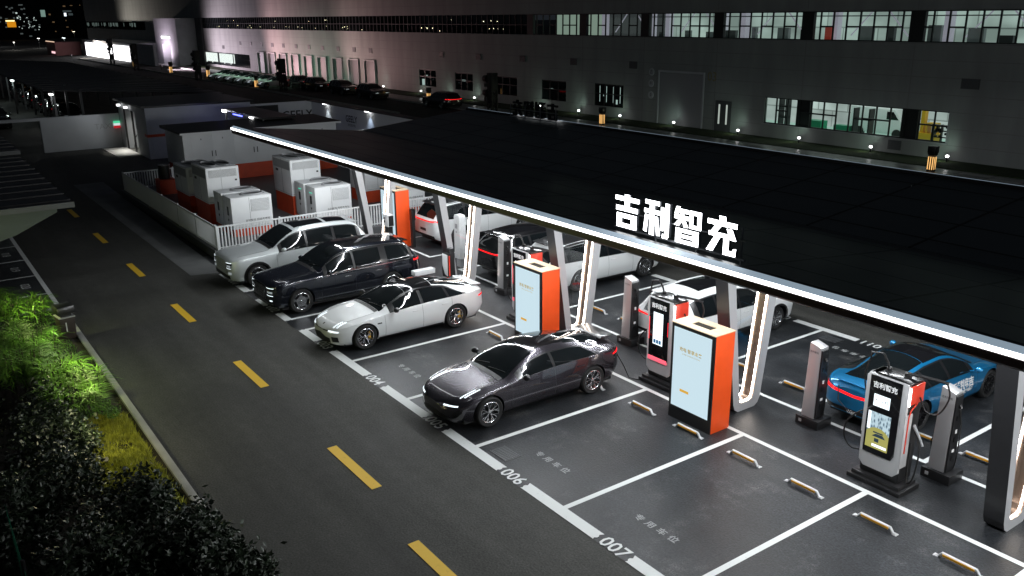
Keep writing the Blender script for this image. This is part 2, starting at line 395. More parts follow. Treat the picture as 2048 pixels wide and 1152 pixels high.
#@@PART2
# ------------------------------------------------------------------ canopy
def solar_mat():
    m, N, L, b = nm('solar_deck')
    g = N.new('ShaderNodeNewGeometry'); br = N.new('ShaderNodeTexBrick')
    mp = N.new('ShaderNodeMapping'); mp.inputs['Rotation'].default_value = (0, 0, 0)
    L.new(g.outputs['Position'], mp.inputs[0]); L.new(mp.outputs[0], br.inputs[0])
    br.offset = 0; br.inputs['Scale'].default_value = 1; br.inputs['Brick Width'].default_value = 2.28; br.inputs['Row Height'].default_value = 1.14
    br.inputs['Mortar Size'].default_value = .035; br.inputs['Mortar Smooth'].default_value = .1; br.inputs['Bias'].default_value = 0
    br.inputs['Color1'].default_value = (.10, .12, .125, 1); br.inputs['Color2'].default_value = (.12, .14, .145, 1); br.inputs['Mortar'].default_value = (.002, .002, .002, 1)
    L.new(br.outputs[0], b.inputs['Base Color'])
    n = N.new('ShaderNodeTexNoise'); n.inputs['Scale'].default_value = .5; L.new(g.outputs['Position'], n.inputs[0])
    r = N.new('ShaderNodeMapRange'); r.inputs[3].default_value = .26; r.inputs[4].default_value = .42; L.new(n.outputs[0], r.inputs[0]); L.new(r.outputs[0], b.inputs['Roughness'])
    b.inputs['Specular IOR Level'].default_value = .22
    bm = N.new('ShaderNodeBump'); bm.inputs['Distance'].default_value = .01; bm.invert = True; L.new(br.outputs['Fac'], bm.inputs['Height']); L.new(bm.outputs[0], b.inputs['Normal'])
    return m
MT['solar'] = solar_mat()
MT['bronze'] = mat('bronze_lining', (.20, .15, .12), .3, .7)
MT['pillar_black'] = mat('pillar_black', (.022, .022, .024), .35)
MT['flash'] = mat('flashing_spill_glow', (.42, .48, .54), .35, .1, emit=(.45, .58, .70), estr=.5)  # flashing glows by itself, in place of spill from the light line
CX0, CX1, YV, ZV, ZE = -2.3, 47.6, 6.1, 4.56, 5.03
can = empty('charging_canopy', (12.6, 6.1, 0), 'long black canopy with a white light line along its front edge over the bays', 'canopy')
CANO = Vector((-12.6, -6.1, 0))
def cb(m, name, mt, **k):
    o = m.build(name, mt, can, **k); o.location = CANO; return o
m = MB()
for ya, za, yb, zb in ((1.22, ZE, YV-.12, ZV), (YV+.12, ZV, 11.0, ZE)):
    m.hexa([(CX0, ya, za-.07), (CX1, ya, za-.07), (CX1, yb, zb-.07), (CX0, yb, zb-.07)], [(CX0, ya, za), (CX1, ya, za), (CX1, yb, zb), (CX0, yb, zb)])
cb(m, 'solar_deck', MT['solar'])
m = MB(); m.prism([(YV-.13, ZV-.01), (YV+.13, ZV-.01), (YV+.13, ZV-.12), (YV-.13, ZV-.12)], 'x', CX0, CX1); cb(m, 'gutter', MT['greyd'])
for k, (ye, sg) in enumerate(((1.22, 1), (11.0, -1))):
    m = MB(); m.prism([(ye+.02*sg, ZE+.005), (ye-.0*sg, ZE+.075), (ye-.115*sg, ZE+.07), (ye-.115*sg, ZE+.02), (ye-.045*sg, ZE+.02), (ye-.045*sg, ZE-.22), (ye+.02*sg, ZE-.215)][::sg], 'x', CX0, CX1)
    cb(m, 'edge_beam', MT['blk'])
    m = MB(); m.prism([(ye-.105*sg, ZE+.078), (ye-.200*sg, ZE+.030), (ye-.200*sg, ZE+.015), (ye-.118*sg, ZE+.015)][::sg], 'x', CX0-.01, CX1); cb(m, 'edge_spill_glow', MT['flash'])
    m = MB(); m.prism([(ye-.055*sg, ZE+.012), (ye-.20*sg, ZE+.012), (ye-.212*sg, ZE-.01), (ye-.205*sg, ZE-.045), (ye-.17*sg, ZE-.053), (ye-.055*sg, ZE-.053)][::sg], 'x', CX0-.01, CX1)
    cb(m, 'light_line', MT['ledbar'])
    m = MB(); m.prism([(ye-.05*sg, ZE-.056), (ye-.20*sg, ZE-.056), (ye-.19*sg, ZE-.17), (ye-.14*sg, ZE-.21), (ye-.05*sg, ZE-.21)][::sg], 'x', CX0, CX1); cb(m, 'fascia', MT['fasciad'] if 'fasciad' in MT else MT.setdefault('fasciad', mat('fascia_brown', (.06, .04, .04), .35, .3)))
# soffit and lamp bars
m = MB()
for ya, za, yb, zb in ((1.28, ZE-.22, YV, ZV-.14), (YV, ZV-.14, 10.95, ZE-.22)):
    m.hexa([(CX0, ya, za-.02), (CX1, ya, za-.02), (CX1, yb, zb-.02), (CX0, yb, zb-.02)], [(CX0, ya, za), (CX1, ya, za), (CX1, yb, zb), (CX0, yb, zb)])
cb(m, 'soffit', MT['greyd'])
for yy in (3.5, 8.9):
    zz = 4.60
    for i in range(16):
        m = MB(); m.box(-1.4+i*3.0-.0, -1.4+i*3.0+2.6, yy-.06, yy+.06, zz-.03, zz+.0); cb(m, 'soffit_lamp', MT['ledbar'])
def pillar(x1):
    x0 = x1-.36
    # (outer y,z) and (inner y,z) pairs along the loop, front leg top -> bottom -> rear leg top
    out = [(4.93, 4.52), (5.12, 3.3), (5.40, 1.6), (5.60, .22), (5.66, .08), (5.78, .0), (6.34, .0), (6.46, .08), (6.52, .22), (6.70, 1.6), (6.92, 3.3), (7.08, 4.52)]
    inn = [(5.20, 4.46), (5.38, 3.3), (5.62, 1.6), (5.79, .34), (5.82, .24), (5.88, .20), (6.16, .20), (6.24, .24), (6.28, .34), (6.44, 1.6), (6.64, 3.3), (6.78, 4.46)]
    m = MB(); n = len(out)
    for i in range(n-1):
        a, b, c, d = out[i], out[i+1], inn[i+1], inn[i]
        m.quad((x1, *a), (x1, *b), (x1, *c), (x1, *d), 0)
        m.quad((x0, *d), (x0, *c), (x0, *b), (x0, *a), 0)
        m.quad((x0, *a), (x0, *b), (x1, *b), (x1, *a), 1)
        m.quad((x1, *d), (x1, *c), (x0, *c), (x0, *d), 2)
    p = cb(m, 'pillar', [MT['alu_lt'], MT['pillar_black'], MT['bronze']])
    for xx in (x0+.05, x1-.05):
        pts = [(xx, y, z) for y, z in inn]
        off = []
        for i, (y, z) in enumerate(inn):
            s_ = -1 if i > 6 else (1 if i < 5 else 0)
            off.append((xx, y+.016*s_, z+(.018 if 4 <= i <= 7 else 0)))
        mm = MB().tube(off[4:], .016, 6)
        o = mm.build('light_strip', MT['ledwarm'], p)
    mm = MB()
    for i in range(n-1):
        y0, z0 = inn[i]; y1, z1 = inn[i+1]
    poly = [(y, z) for y, z in inn]
    mm.prism(poly, 'x', (x0+x1)/2-.004, (x0+x1)/2+.004); mm.build('glass_panel', MT['glasspane'], p)
    return p
for k in range(-3, 5): pillar(23.24-6.06*k)

# ------------------------------------------------------------------ illuminated signs
def B(x0, x1, y0, y1): return [(x0, y0), (x1, y0), (x1, y1), (x0, y1)]
CH = [
 [B(0, 1, .80, .93), B(.40, .61, .60, 1.0), B(.04, .96, .50, .64), B(.08, .92, .29, .42), B(.08, .92, 0, .13), B(.08, .30, .1, .3), B(.69, .92, .1, .3)],
 [B(.05, .62, .88, 1), B(.24, .43, 0, .9), B(.02, .64, .62, .74), [(.06, .57), (.2, .57), (.13, .05), (0, .08)], [(.46, .56), (.57, .56), (.68, .03), (.54, .02)],
  B(.69, .81, .20, .87), B(.86, 1.02, .06, 1), [(.76, 0), (.98, 0), (1.02, .1), (.78, .12)]],
 [[(.06, 1), (.2, 1), (.14, .78), (0, .80)], B(.1, .52, .84, .95), B(0, .53, .66, .77), B(.21, .35, .6, .9), [(.2, .68), (.36, .68), (.17, .46), (0, .48)], [(.28, .64), (.40, .67), (.53, .47), (.38, .45)],
  B(.57, .70, .47, .96), B(.86, 1.0, .47, .96), B(.6, .95, .85, .96), B(.6, .95, .47, .57),
  B(.08, .29, 0, .41), B(.72, .93, 0, .41), B(.2, .8, .31, .41), B(.2, .8, .16, .25), B(.2, .8, 0, .10)],
 [[(.42, .84), (.64, .84), (.60, 1.0), (.38, 1.0)], B(0, 1, .74, .87), [(.30, .76), (.50, .76), (.28, .50), (.06, .48)], B(.06, .92, .44, .55), [(.66, .70), (.85, .70), (1.0, .42), (.80, .42)],
  [(.28, .46), (.48, .46), (.22, .02), (0, .02)], B(.58, .76, .06, .46), B(.58, 1.0, 0, .13), [(.88, .1), (1, .1), (1.02, .22), (.92, .2)]]]
def sign(facem, name, loc, rz, label, side):
    t = empty(name, loc, label, 'sign', None, rz)
    for k, st in enumerate(CH):
        m = MB()
        for q, poly in enumerate(st):
            pts = [((k-1.5)*.725-.30+px*.60, .03+pz*.60) for px, pz in poly]
            d = .0012*q
            n = len(pts)
            vf = [(p[0], -.02-d, p[1]) for p in pts]; vb = [(p[0], .025+d, p[1]) for p in pts]
            m.add(vf, [list(range(n))], 0); m.add(vb, [list(range(n))[::-1]], 1)
            for i in range(n):
                j = (i+1) % n; m.add([vf[i], vf[j], vb[j], vb[i]], [(0, 1, 2, 3)], 1)
        m.build('character', [facem, side], t)
    m = MB(); m.box(-1.5, 1.5, .06, .09, -.03, .0); m.box(-1.5, 1.5, .06, .085, .28, .30); m.build('rail', MT['grey'], t)
    for xx in (-1.4, -.47, .47, 1.4):
        m = MB(); m.box(xx-.012, xx+.012, .09, .115, -.20, .5); m.build('bracket', MT['grey'], t)
    return t
MT['letter_side'] = mat('letter_return', (.22, .23, .25), .4)
sign(MT['letter'], 'illuminated_sign', (19.07, 1.36, 5.13), 0, 'big white glowing four character sign on the front edge of the canopy roof', MT['letter_side'])
s2 = sign(MT['letter'], 'illuminated_sign', (2.65, 10.88, 5.08), PI, 'black backs of sign letters with struts at the far edge of the canopy roof', MT['blk'])
point('sign_glow', (19.07, .95, 5.5), 14, (.9, .95, 1), .3)

# ------------------------------------------------------------------ cars
def pchip(xs, ys):
    xs = np.array(xs, float); ys = np.array(ys, float); h = np.diff(xs); d = np.diff(ys)/h; m = np.zeros_like(ys)
    for i in range(1, len(xs)-1):
        if d[i-1]*d[i] > 0:
            w1 = 2*h[i]+h[i-1]; w2 = h[i]+2*h[i-1]; m[i] = (w1+w2)/(w1/d[i-1]+w2/d[i])
    m[0] = d[0]; m[-1] = d[-1]
    def f(x):
        x = min(max(x, xs[0]), xs[-1]); i = int(np.searchsorted(xs, x)-1); i = max(0, min(i, len(h)-1))
        t = (x-xs[i])/h[i]; t2 = t*t; t3 = t2*t
        return float((2*t3-3*t2+1)*ys[i]+(t3-2*t2+t)*h[i]*m[i]+(-2*t3+3*t2)*ys[i+1]+(t3-t2)*h[i]*m[i+1])
    return f
def T(s): # "s:v s:v" table
    p = [q.split(':') for q in s.split()]; return pchip([float(a) for a, b in p], [float(b) for a, b in p])
class Car:
    def __init__(s, spec):
        s.S = spec; s.L = spec['L']; s.t = {k: T(spec[k]) for k in ('zb', 'wm', 'ws', 'zs', 'wr', 'zr', 'zc')}; s.zm = spec.get('zm', .55)
    def ctrl(s, q):
        t = s.t; wm = t['wm'](q); ws = t['ws'](q); zs = t['zs'](q); wr = t['wr'](q); zr = t['zr'](q); zc = t['zc'](q); zb = t['zb'](q)
        zm = min(s.zm, zs-.05)
        return [(0, zb), (wm-.10, zb), (wm-.035, zb+.11), (wm, zm), (ws, zs), (ws+(wr-ws)*.22, zs+(zr-zs)*.34), (wr, zr), (wr*.62, zr+(zc-zr)*.70), (0, zc)]
    # control index: 0 bottom centre,1 sill,2,3 mid,4 shoulder,5,6 rail,7,8 top centre
    def pt(s, q, t):
        P = s.ctrl(q); sg = 1
        if t > 8: t = 16-t; sg = -1
        i = min(int(t), 7); f = t-i
        if i == 0: return Vector((sg*P[1][0]*f, q, P[0][1]))
        def g(k):
            if k < 1: return P[1]
            if k > 8: return (-P[7][0], P[7][1])
            return P[k]
        a, b, c, d = g(i-1) if i > 1 else (P[1][0]*2-P[2][0], P[1][1]*2-P[2][1]), g(i), g(i+1), g(i+2)
        k = s.S.get('tens', .42)
        m1 = ((c[0]-a[0])*k, (c[1]-a[1])*k); m2 = ((d[0]-b[0])*k, (d[1]-b[1])*k)
        if i == 8-1: pass
        f2, f3 = f*f, f*f*f
        h = [(2*f3-3*f2+1)*b[j]+(f3-2*f2+f)*m1[j]+(-2*f3+3*f2)*c[j]+(f3-f2)*m2[j] for j in (0, 1)]
        return Vector((sg*h[0], q, h[1]))
    def nrm(s, q, t):
        e = .004; du = s.pt(min(q+e, s.L), t)-s.pt(max(q-e, 0), t); dv = s.pt(q, min(t+.02, 16))-s.pt(q, max(t-.02, 0))
        n = dv.cross(du)
        if n.length < 1e-9: return Vector((0, 0, 1))
        n.normalize(); c = Vector((0, q, s.t['zs'](q)*.6)); p = s.pt(q, t)
        if n.dot(p-c) < 0: n = -n
        return n
    def patch(s, name, mt, parent, q0, q1, lo, hi, nq=14, nt=6, off=.004, both=True, mirror=False):
        objs = []
        for sg in ((1, -1) if both else (1,)):
            vs = []; fs = []
            for i in range(nq+1):
                q = q0+(q1-q0)*i/nq; a = lo(q) if callable(lo) else lo; b = hi(q) if callable(hi) else hi
                for j in range(nt+1):
                    t = a+(b-a)*j/nt; p = s.pt(q, t)+s.nrm(q, t)*off
                    vs.append((p.x*sg, p.y, p.z))
            for i in range(nq):
                for j in range(nt):
                    k = i*(nt+1)+j; f = [k, k+1, k+nt+2, k+nt+1]; fs.append(f if sg > 0 else f[::-1])
            m = MB(); m.add(vs, fs); objs.append(m.build(name, mt, parent, smooth=True, angle=60))
        return objs
def car_body(car, paint, wy0, wy1, ra, half):
    qs = sorted(set([0, .015, .04, .08, .13, .19, .26]+[round(.26+(car.L-.52)*i/84, 4) for i in range(85)]+[car.L-x for x in (.19, .13, .08, .04, .015, 0)]))
    ts = [0, .5, 1]+[1+i/6 for i in range(1, 43)]
    full = ts+[16-t for t in ts[::-1][1:-1]]
    m = MB(); n = len(full)
    vs = [car.pt(q, t) for q in qs for t in full]
    fs = [[i*n+j, (i+1)*n+j, (i+1)*n+(j+1) % n, i*n+(j+1) % n] for i in range(len(qs)-1) for j in range(n)]
    c0 = len(vs); zc = (car.t['zb'](0)+car.t['zc'](0))/2; vs.append(Vector((0, 0, zc)))
    c1 = len(vs); zc = (car.t['zb'](car.L)+car.t['zc'](car.L))/2; vs.append(Vector((0, car.L, zc)))
    for j in range(n): fs.append([c0, j, (j+1) % n]); k = (len(qs)-1)*n; fs.append([c1, k+(j+1) % n, k+j])
    m.add(vs, fs)
    o = m.build('body', [paint, MT['blk']])
    bm = bmesh.new(); bm.from_mesh(o.data); bmesh.ops.recalc_face_normals(bm, faces=bm.faces); bm.to_mesh(o.data)
    bvh = BVHTree.FromBMesh(bm); bm.free()
    # wheel wells
    cm = MB()
    for wy in (wy0, wy1):
        for sg in (1, -1): cm.cyl((sg*(half-.34), wy, car.S['rw']), (sg*(half+.2), wy, car.S['rw']), ra, n=40, m=1)
    cut = cm.build('cut', [paint, MT['blk']])
    bm = bmesh.new(); bm.from_mesh(cut.data); bmesh.ops.recalc_face_normals(bm, faces=bm.faces); bm.to_mesh(cut.data); bm.free()
    md = o.modifiers.new('b', 'BOOLEAN'); md.operation = 'DIFFERENCE'; md.object = cut; md.solver = 'EXACT'
    dg = bpy.context.evaluated_depsgraph_get(); me = bpy.data.meshes.new_from_object(o.evaluated_get(dg))
    o.modifiers.clear(); o.data = me; bpy.data.objects.remove(cut)
    me.polygons.foreach_set('use_smooth', [True]*len(me.polygons)); me.set_sharp_from_angle(angle=math.radians(38))
    return o, bvh
def raypatch(bvh, name, mt, parent, us, lo, hi, nv, mode, off=.004, both=True):
    """mode 'front','rear': u=x, v=z ; 'side': u=y(s), v=z ; 'top': u=x, v=y"""
    res = []
    for sg in ((1, -1) if both else (1,)):
        vs = []; ok = True
        for u in us:
            for j in range(nv+1):
                v = lo(u)+(hi(u)-lo(u))*j/nv
                o, d = {'front': ((u, -2, v), (0, 1, 0)), 'rear': ((u, 8, v), (0, -1, 0)), 'side': ((3, u, v), (-1, 0, 0)), 'top': ((u, v, 4), (0, 0, -1))}[mode]
                h = bvh.ray_cast(Vector(o), Vector(d))
                if h[0] is None: vs.append(vs[-1] if vs else (0, 0, 0)); continue
                p = h[0]-Vector(d)*off; vs.append((p.x*sg, p.y, p.z))
        m = MB(); fs = []
        for i in range(len(us)-1):
            for j in range(nv):
                k = i*(nv+1)+j; fs.append([k, k+1, k+nv+2, k+nv+1])
        m.add(vs, fs); res.append(m.build(name, mt, parent, smooth=True, angle=60))
    return res
def wheel(parent, x, y, r, w, rim, style, sg, caliper=None):
    m = MB(); ri = r*.70
    prof = [(ri, -w/2+.012), (r-.035, -w/2), (r-.008, -w/2+.03), (r, -w/4), (r, w/4), (r-.008, w/2-.03), (r-.035, w/2), (ri, w/2-.012), (ri, -w/2+.012)]
    m.lathe(prof, (0, 0, 0), 'x', 40)
    t = m.build('wheel', MT['tyre'], parent, smooth=True, angle=40); t.location = (x, y, r)
    m = MB(); o = w/2-.012
    X = lambda a: a*sg
    # barrel, dark disc, lip
    m.lathe([(ri, X(o)), (ri-.012, X(o+.006)), (ri-.026, X(o-.004)), (ri-.03, X(-.02))], (0, 0, 0), 'x', 40, 0)
    m.lathe([(ri-.03, X(.01)), (.001, X(.01))], (0, 0, 0), 'x', 40, 1)
    n = {'five': 5, 'y': 5, 'multi': 9, 'plate': 5}[style]
    def spoke(a0, a1, w0, w1, r0, r1):
        pts = []
        for (a, ww, rr, xx) in ((a0, w0, r0, o-.035), (a1, w1, r1, o-.006)):
            dx, dz = math.cos(a), math.sin(a); px, pz = -dz, dx
            for s_ in (-1, 1): pts.append((X(xx), dx*rr+px*ww*s_, dz*rr+pz*ww*s_))
        back = [(X(sg*p[0]-.02), p[1], p[2]) for p in pts]
        m.add(pts+back, [(0, 1, 3, 2), (4, 6, 7, 5), (0, 2, 6, 4), (1, 5, 7, 3), (2, 3, 7, 6), (0, 4, 5, 1)], 0)
    R1 = ri-.02
    for k in range(n):
        a = 2*PI*k/n+.35
        if style == 'five': 
            spoke(a, a, .022, .012, .05, R1*.62); spoke(a, a-.30, .011, .009, R1*.50, R1); spoke(a, a+.30, .011, .009, R1*.50, R1); spoke(a+.05, a+.62, .009, .007, R1*.35, R1)
        elif style == 'y':
            spoke(a, a-.22, .010, .009, .04, R1); spoke(a, a+.22, .010, .009, .04, R1); spoke(a+.18, a+.5, .008, .007, R1*.55, R1); spoke(a-.18, a-.5, .008, .007, R1*.55, R1)
        elif style == 'multi':
            spoke(a, a-.12, .012, .016, .04, R1); spoke(a, a+.16, .010, .010, .04, R1)
        else:
            spoke(a, a, .055, .030, .04, R1); 
    if style == 'plate': m.lathe([(R1*.66, X(o-.018)), (.001, X(o-.012))], (0, 0, 0), 'x', 40, 0)
    m.lathe([(.055, X(o-.035)), (.05, X(o-.015)), (.028, X(o-.006)), (.001, X(o-.006))], (0, 0, 0), 'x', 24, 0)
    rm = m.build('rim', [rim, MT['rimdark']], t, smooth=True, angle=30)
    if caliper:
        m = MB(); m.box(X(.02) if sg > 0 else X(.045), X(.045) if sg > 0 else X(.02), .10, .19, -.1, .12); m.build('brake_caliper', caliper, t, bevel=.01)
    return t
def make_car(spec, label, group=None, name=None):
    c = Car(spec); L_ = c.L; W = spec['W']; hw = W/2
    root = empty(name or spec['kind'], (0, 0, 0), label, 'car', group)
    ox = spec['fo']+spec['wb']/2   # wheelbase mid at the origin
    holder = root
    paint = spec['paint']; rw = spec['rw']; wy0 = spec['fo']; wy1 = spec['fo']+spec['wb']
    body, bvh = car_body(c, paint, wy0, wy1, rw+spec.get('gap', .045), hw)
    body.parent = root
    parts = [body]
    def add(os): parts.extend(os if isinstance(os, list) else [os]); return os
    gl = MT['glassdark']
    # side glass band: black underlay then panes
    F = lambda f: 4+2*f
    g0, g1 = spec['glass']  # s range of the daylight opening
    lo = lambda q: F(spec.get('glo', .07)); hi = lambda q: F(.93)
    add(c.patch('window_surround', MT['satinblack'], root, g0, g1, spec.get('under_lo', lo), spec.get('under_hi', hi), 40, 6, .003))
    for (a, b) in spec['panes']:
        add(c.patch('side_window', gl, root, a, b, spec.get('plo', lambda q: F(.12)), spec.get('phi', lambda q: F(.88)), 16, 6, .006))
    if spec.get('chrome_belt'):
        add(c.patch('window_trim', MT['chrome'], root, g0, g1, lambda q: F(.03), lambda q: F(.065), 40, 1, .008))
        add(c.patch('window_trim', MT['chrome'], root, g0+.1, g1, lambda q: F(.95), lambda q: F(.985), 40, 1, .008))
    a, b = spec['wind']; a_w = a
    add(c.patch('windscreen', gl, root, a, b, lambda q: spec.get('ws_t', 6.12), lambda q: 8.0, 24, 10, .005))[0]
    add(c.patch('cowl', MT['blk'], root, a-.11, a-.005, lambda q: 6.25, lambda q: 8.0, 3, 8, .004))
    if 'roofglass' in spec:
        for (a, b) in spec['roofglass']: add(c.patch('roof_panel', MT['blkgloss'] if not spec.get('rooftop') else spec['rooftop'], root, a, b, lambda q: spec.get('rg_t', 6.3), lambda q: 8.0, 16, 6, .004))
    a, b = spec['rear']
    if spec.get('rearmode') == 'ray':
        zz0, zz1, xw0, xw1 = spec['rearwin']
        us = np.linspace(-xw0, xw0, 22)
        add(raypatch(bvh, 'rear_window', gl, root, list(us), lambda u: zz0, lambda u: zz1-.05*(u/xw0)**2, 8, 'rear', .006, False))
    else:
        add(c.patch('rear_window', gl, root, a, b, lambda q: 6.2, lambda q: 8.0, 18, 8, .005))
    # door seams
    for q in spec['seams']:
        add(c.patch('door_seam', MT['blk'], root, q, q+.007, lambda _q: 1.6, lambda _q: F(.04), 1, 22, .0015))
    # sill cladding
    if spec.get('clad'):
        add(c.patch('sill_cladding', MT['blk'], root, wy0+rw+.06, wy1-rw-.06, lambda q: 1.0, lambda q: 2.25, 20, 4, .006))
        for wy in (wy0, wy1):
            for sg in (1, -1):
                vs = []; n = 30
                for i in range(n+1):
                    an = -.12*PI+1.24*PI*i/n
                    for rr in (rw+.043, rw+.10):
                        y = wy+rr*math.cos(an); z = max(rw+rr*math.sin(an), .24)
                        h = bvh.ray_cast(Vector((3, y, z)), Vector((-1, 0, 0))); xx = (h[0].x if h[0] else hw-.06)+.008
                        vs.append((xx*sg, y, z))
                m = MB(); m.add(vs, [[2*i, 2*i+1, 2*i+3, 2*i+2] for i in range(n)]); add(m.build('arch_cladding', MT['blk'], root, smooth=True))
    else:
        add(c.patch('sill_trim', spec.get('sillmat', MT['blk']), root, wy0+rw+.06, wy1-rw-.06, lambda q: 1.0, lambda q: 1.55, 20, 3, .006))
    # handles
    for q in spec['handles']:
        for sg in (1, -1):
            p = c.pt(q, 4-.35); m = MB(); m.box(-.006, .012, -.11, .11, -.013, .013)
            h = m.build('door_handle', spec.get('handlemat', paint), root, bevel=.005); h.location = (p.x*sg, p.y, p.z); 
            h.rotation_euler = (0, 0, 0 if sg > 0 else PI); add(h)
    # mirrors
    q = spec['mirror']
    for sg in (1, -1):
        p = c.pt(q, 4.35); m = MB()
        ms = []
        for i in range(7):
            f = i/6; r_ = math.sin(PI*min(max(f*.92+.05, 0), 1))**.55
            ms.append((r_, f))
        vs = []; n = 12
        for r_, f in ms:
            for k in range(n):
                an = 2*PI*k/n; vs.append((sg*(.10+f*.17), .10*r_*math.cos(an)*(.75 if math.cos(an) > 0 else 1.05)-.02*f, .075*r_*math.sin(an)+.09))
        fs = [[i*n+k, i*n+(k+1) % n, (i+1)*n+(k+1) % n, (i+1)*n+k] for i in range(6) for k in range(n)]+[list(range(n)), [6*n+k for k in range(n)][::-1]]
        m.add(vs, fs); m.cyl((sg*-.02, 0, .0), (sg*.15, -.02, .06), .022, n=8)
        o = m.build('door_mirror', spec.get('mirrormat', paint), root, smooth=True); o.location = (p.x*sg, p.y, p.z); add(o)
    # wheels
    for wy in (wy0, wy1):
        for sg in (1, -1):
            add(wheel(root, sg*(hw-.135), wy, rw, .235, spec['rim'], spec['style'], sg, spec.get('caliper')))
    # front and rear details by function
    spec['detail'](c, bvh, root, add)
    for u0, u1 in ((-.55, -.05), (.05, .58)):
        pts = []
        for k in range(7):
            f = k/6; x_ = u0+(u1-u0)*f; q_ = a_w+.04+.10*f; h = bvh.ray_cast(Vector((x_, q_, 4)), Vector((0, 0, -1)))
            if h[0]: pts.append(h[0]+Vector((0, 0, .016)))
        if len(pts) > 2: m = MB(); m.tube(pts, .008, 5); add(m.build('wiper', MT['blk'], root))
    add(c.patch('bonnet_gap', MT['blk'], root, .34, a_w-.12, lambda q: 6.10, lambda q: 6.16, 24, 1, .002))
    # dark underside
    m = MB(); m.box(-hw+.2, hw-.2, .35, L_-.35, .16, .27); add(m.build('underbody', MT['blk'], root))
    for o in parts: o.location.y -= ox
    root['half'] = ox
    return root
def lin(a, b, n): return list(np.linspace(a, b, n))
cst = lambda v: (lambda u: v)

MT['p_white'] = carpaint('paint_white', (.72, .74, .74), 0, .35)
MT['p_silver'] = carpaint('paint_silver_grey', (.62, .66, .67), .35, .35, .05)
MT['p_navy'] = carpaint('paint_navy', (.012, .015, .024), .6, .2)
MT['p_purple'] = carpaint('paint_purple_grey', (.058, .053, .064), .75, .27)
MT['p_black'] = carpaint('paint_black', (.006, .006, .007), 0, .2)
MT['p_blue'] = carpaint('paint_blue', (.008, .20, .44), .5, .28, .05)
MT['satinblack'] = mat('satin_black', (.012, .012, .013), .28, coat=.4)

SED = dict(L=5.01, W=1.92, fo=.93, wb=2.93, rw=.358, zm=.56,
 zb='0:.26 .3:.2 4.5:.22 5.01:.38',
 wm='0:.36 .04:.49 .12:.64 .3:.81 .55:.905 .9:.95 1.5:.945 2.5:.94 3.9:.96 4.5:.92 4.8:.82 4.95:.68 5.01:.52',
 ws='0:.32 .04:.44 .12:.59 .3:.76 .55:.87 .9:.925 1.6:.90 2.6:.885 3.9:.94 4.5:.88 4.8:.77 4.95:.63 5.01:.48',
 zs='0:.52 .12:.60 .4:.70 .9:.785 1.6:.85 2.6:.90 3.8:.955 4.5:.965 4.9:.94 5.01:.86',
 wr='0:.22 .12:.44 .4:.60 1.0:.69 1.45:.72 1.9:.645 2.4:.56 2.9:.545 3.5:.52 4.1:.50 4.6:.56 4.9:.50 5.01:.38',
 zr='0:.57 .12:.66 .4:.765 .9:.855 1.45:.935 1.9:1.13 2.35:1.285 2.75:1.34 3.25:1.315 3.7:1.24 4.2:1.125 4.6:1.05 4.9:1.005 5.01:.91',
 zc='0:.60 .12:.68 .4:.775 .9:.865 1.3:.945 1.46:.995 1.9:1.20 2.35:1.38 2.75:1.45 3.2:1.43 3.7:1.36 4.2:1.235 4.6:1.125 4.88:1.065 5.01:.95')
def det_e8(c, bvh, root, add):
    dk = MT['blkgloss']
    # low front intake, side intakes, thin lamps with two raised light blades
    add(raypatch(bvh, 'front_intake', MT['blk'], root, lin(-.50, .50, 20), cst(.26), lambda u: .40+.08*(1-abs(u)/.5), 4, 'front', .006, False))
    add(raypatch(bvh, 'corner_intake', MT['blk'], root, lin(.56, .72, 6), cst(.30), cst(.45), 3, 'front', .008))
    add(raypatch(bvh, 'nose_gap', MT['blk'], root, lin(-.46, .46, 20), lambda u: .575+.0*u, lambda u: .60, 1, 'front', .004, False))
    add(raypatch(bvh, 'headlight', MT['lampwhite'], root, lin(.42, .74, 10), lambda u: .575-.0*u, lambda u: .61, 2, 'front', .008))
    for q0, x0 in ((.16, .50), (.22, .60)):
        add(raypatch(bvh, 'light_blade', MT['lampwhite'], root, lin(x0, x0+.035, 3), lambda u: q0+(u-x0)*.2, lambda u: q0+.30, 8, 'top', .006))
    # centre badge on the nose
    add(raypatch(bvh, 'nose_badge', MT['blk'], root, lin(-.03, .03, 4), lambda u: .09+abs(u)*.5, lambda u: .16, 2, 'top', .004, False))
    add(raypatch(bvh, 'side_vent', MT['blk'], root, lin(1.30, 1.44, 5), cst(.655), lambda q: .69, 2, 'side', .006))
    # tail: lamp wraps, black bumper
    add(raypatch(bvh, 'tail_lamp', MT['red_light'], root, lin(.30, .66, 10), cst(.80), cst(.845), 2, 'rear', .008))
    add(raypatch(bvh, 'tail_lamp', MT['red_light'], root, lin(4.70, 4.93, 8), lambda q: .80+.02*(q-4.7), lambda q: .845+.05*(q-4.7), 2, 'side', .008))
    add(raypatch(bvh, 'rear_diffuser', MT['blk'], root, lin(-.66, .66, 20), cst(.36), cst(.50), 3, 'rear', .008, False))
    add(raypatch(bvh, 'number_plate', MT['plate'], root, lin(-.22, .22, 4), cst(.56), cst(.68), 2, 'rear', .012, False))
    m = MB(); m.prism([(4.66, 1.09), (4.96, 1.05), (4.99, 1.075), (4.70, 1.115)], 'x', -.56, .56); add(m.build('spoiler', root.get('sp', 0) or c.S['paint'], root, bevel=.008))
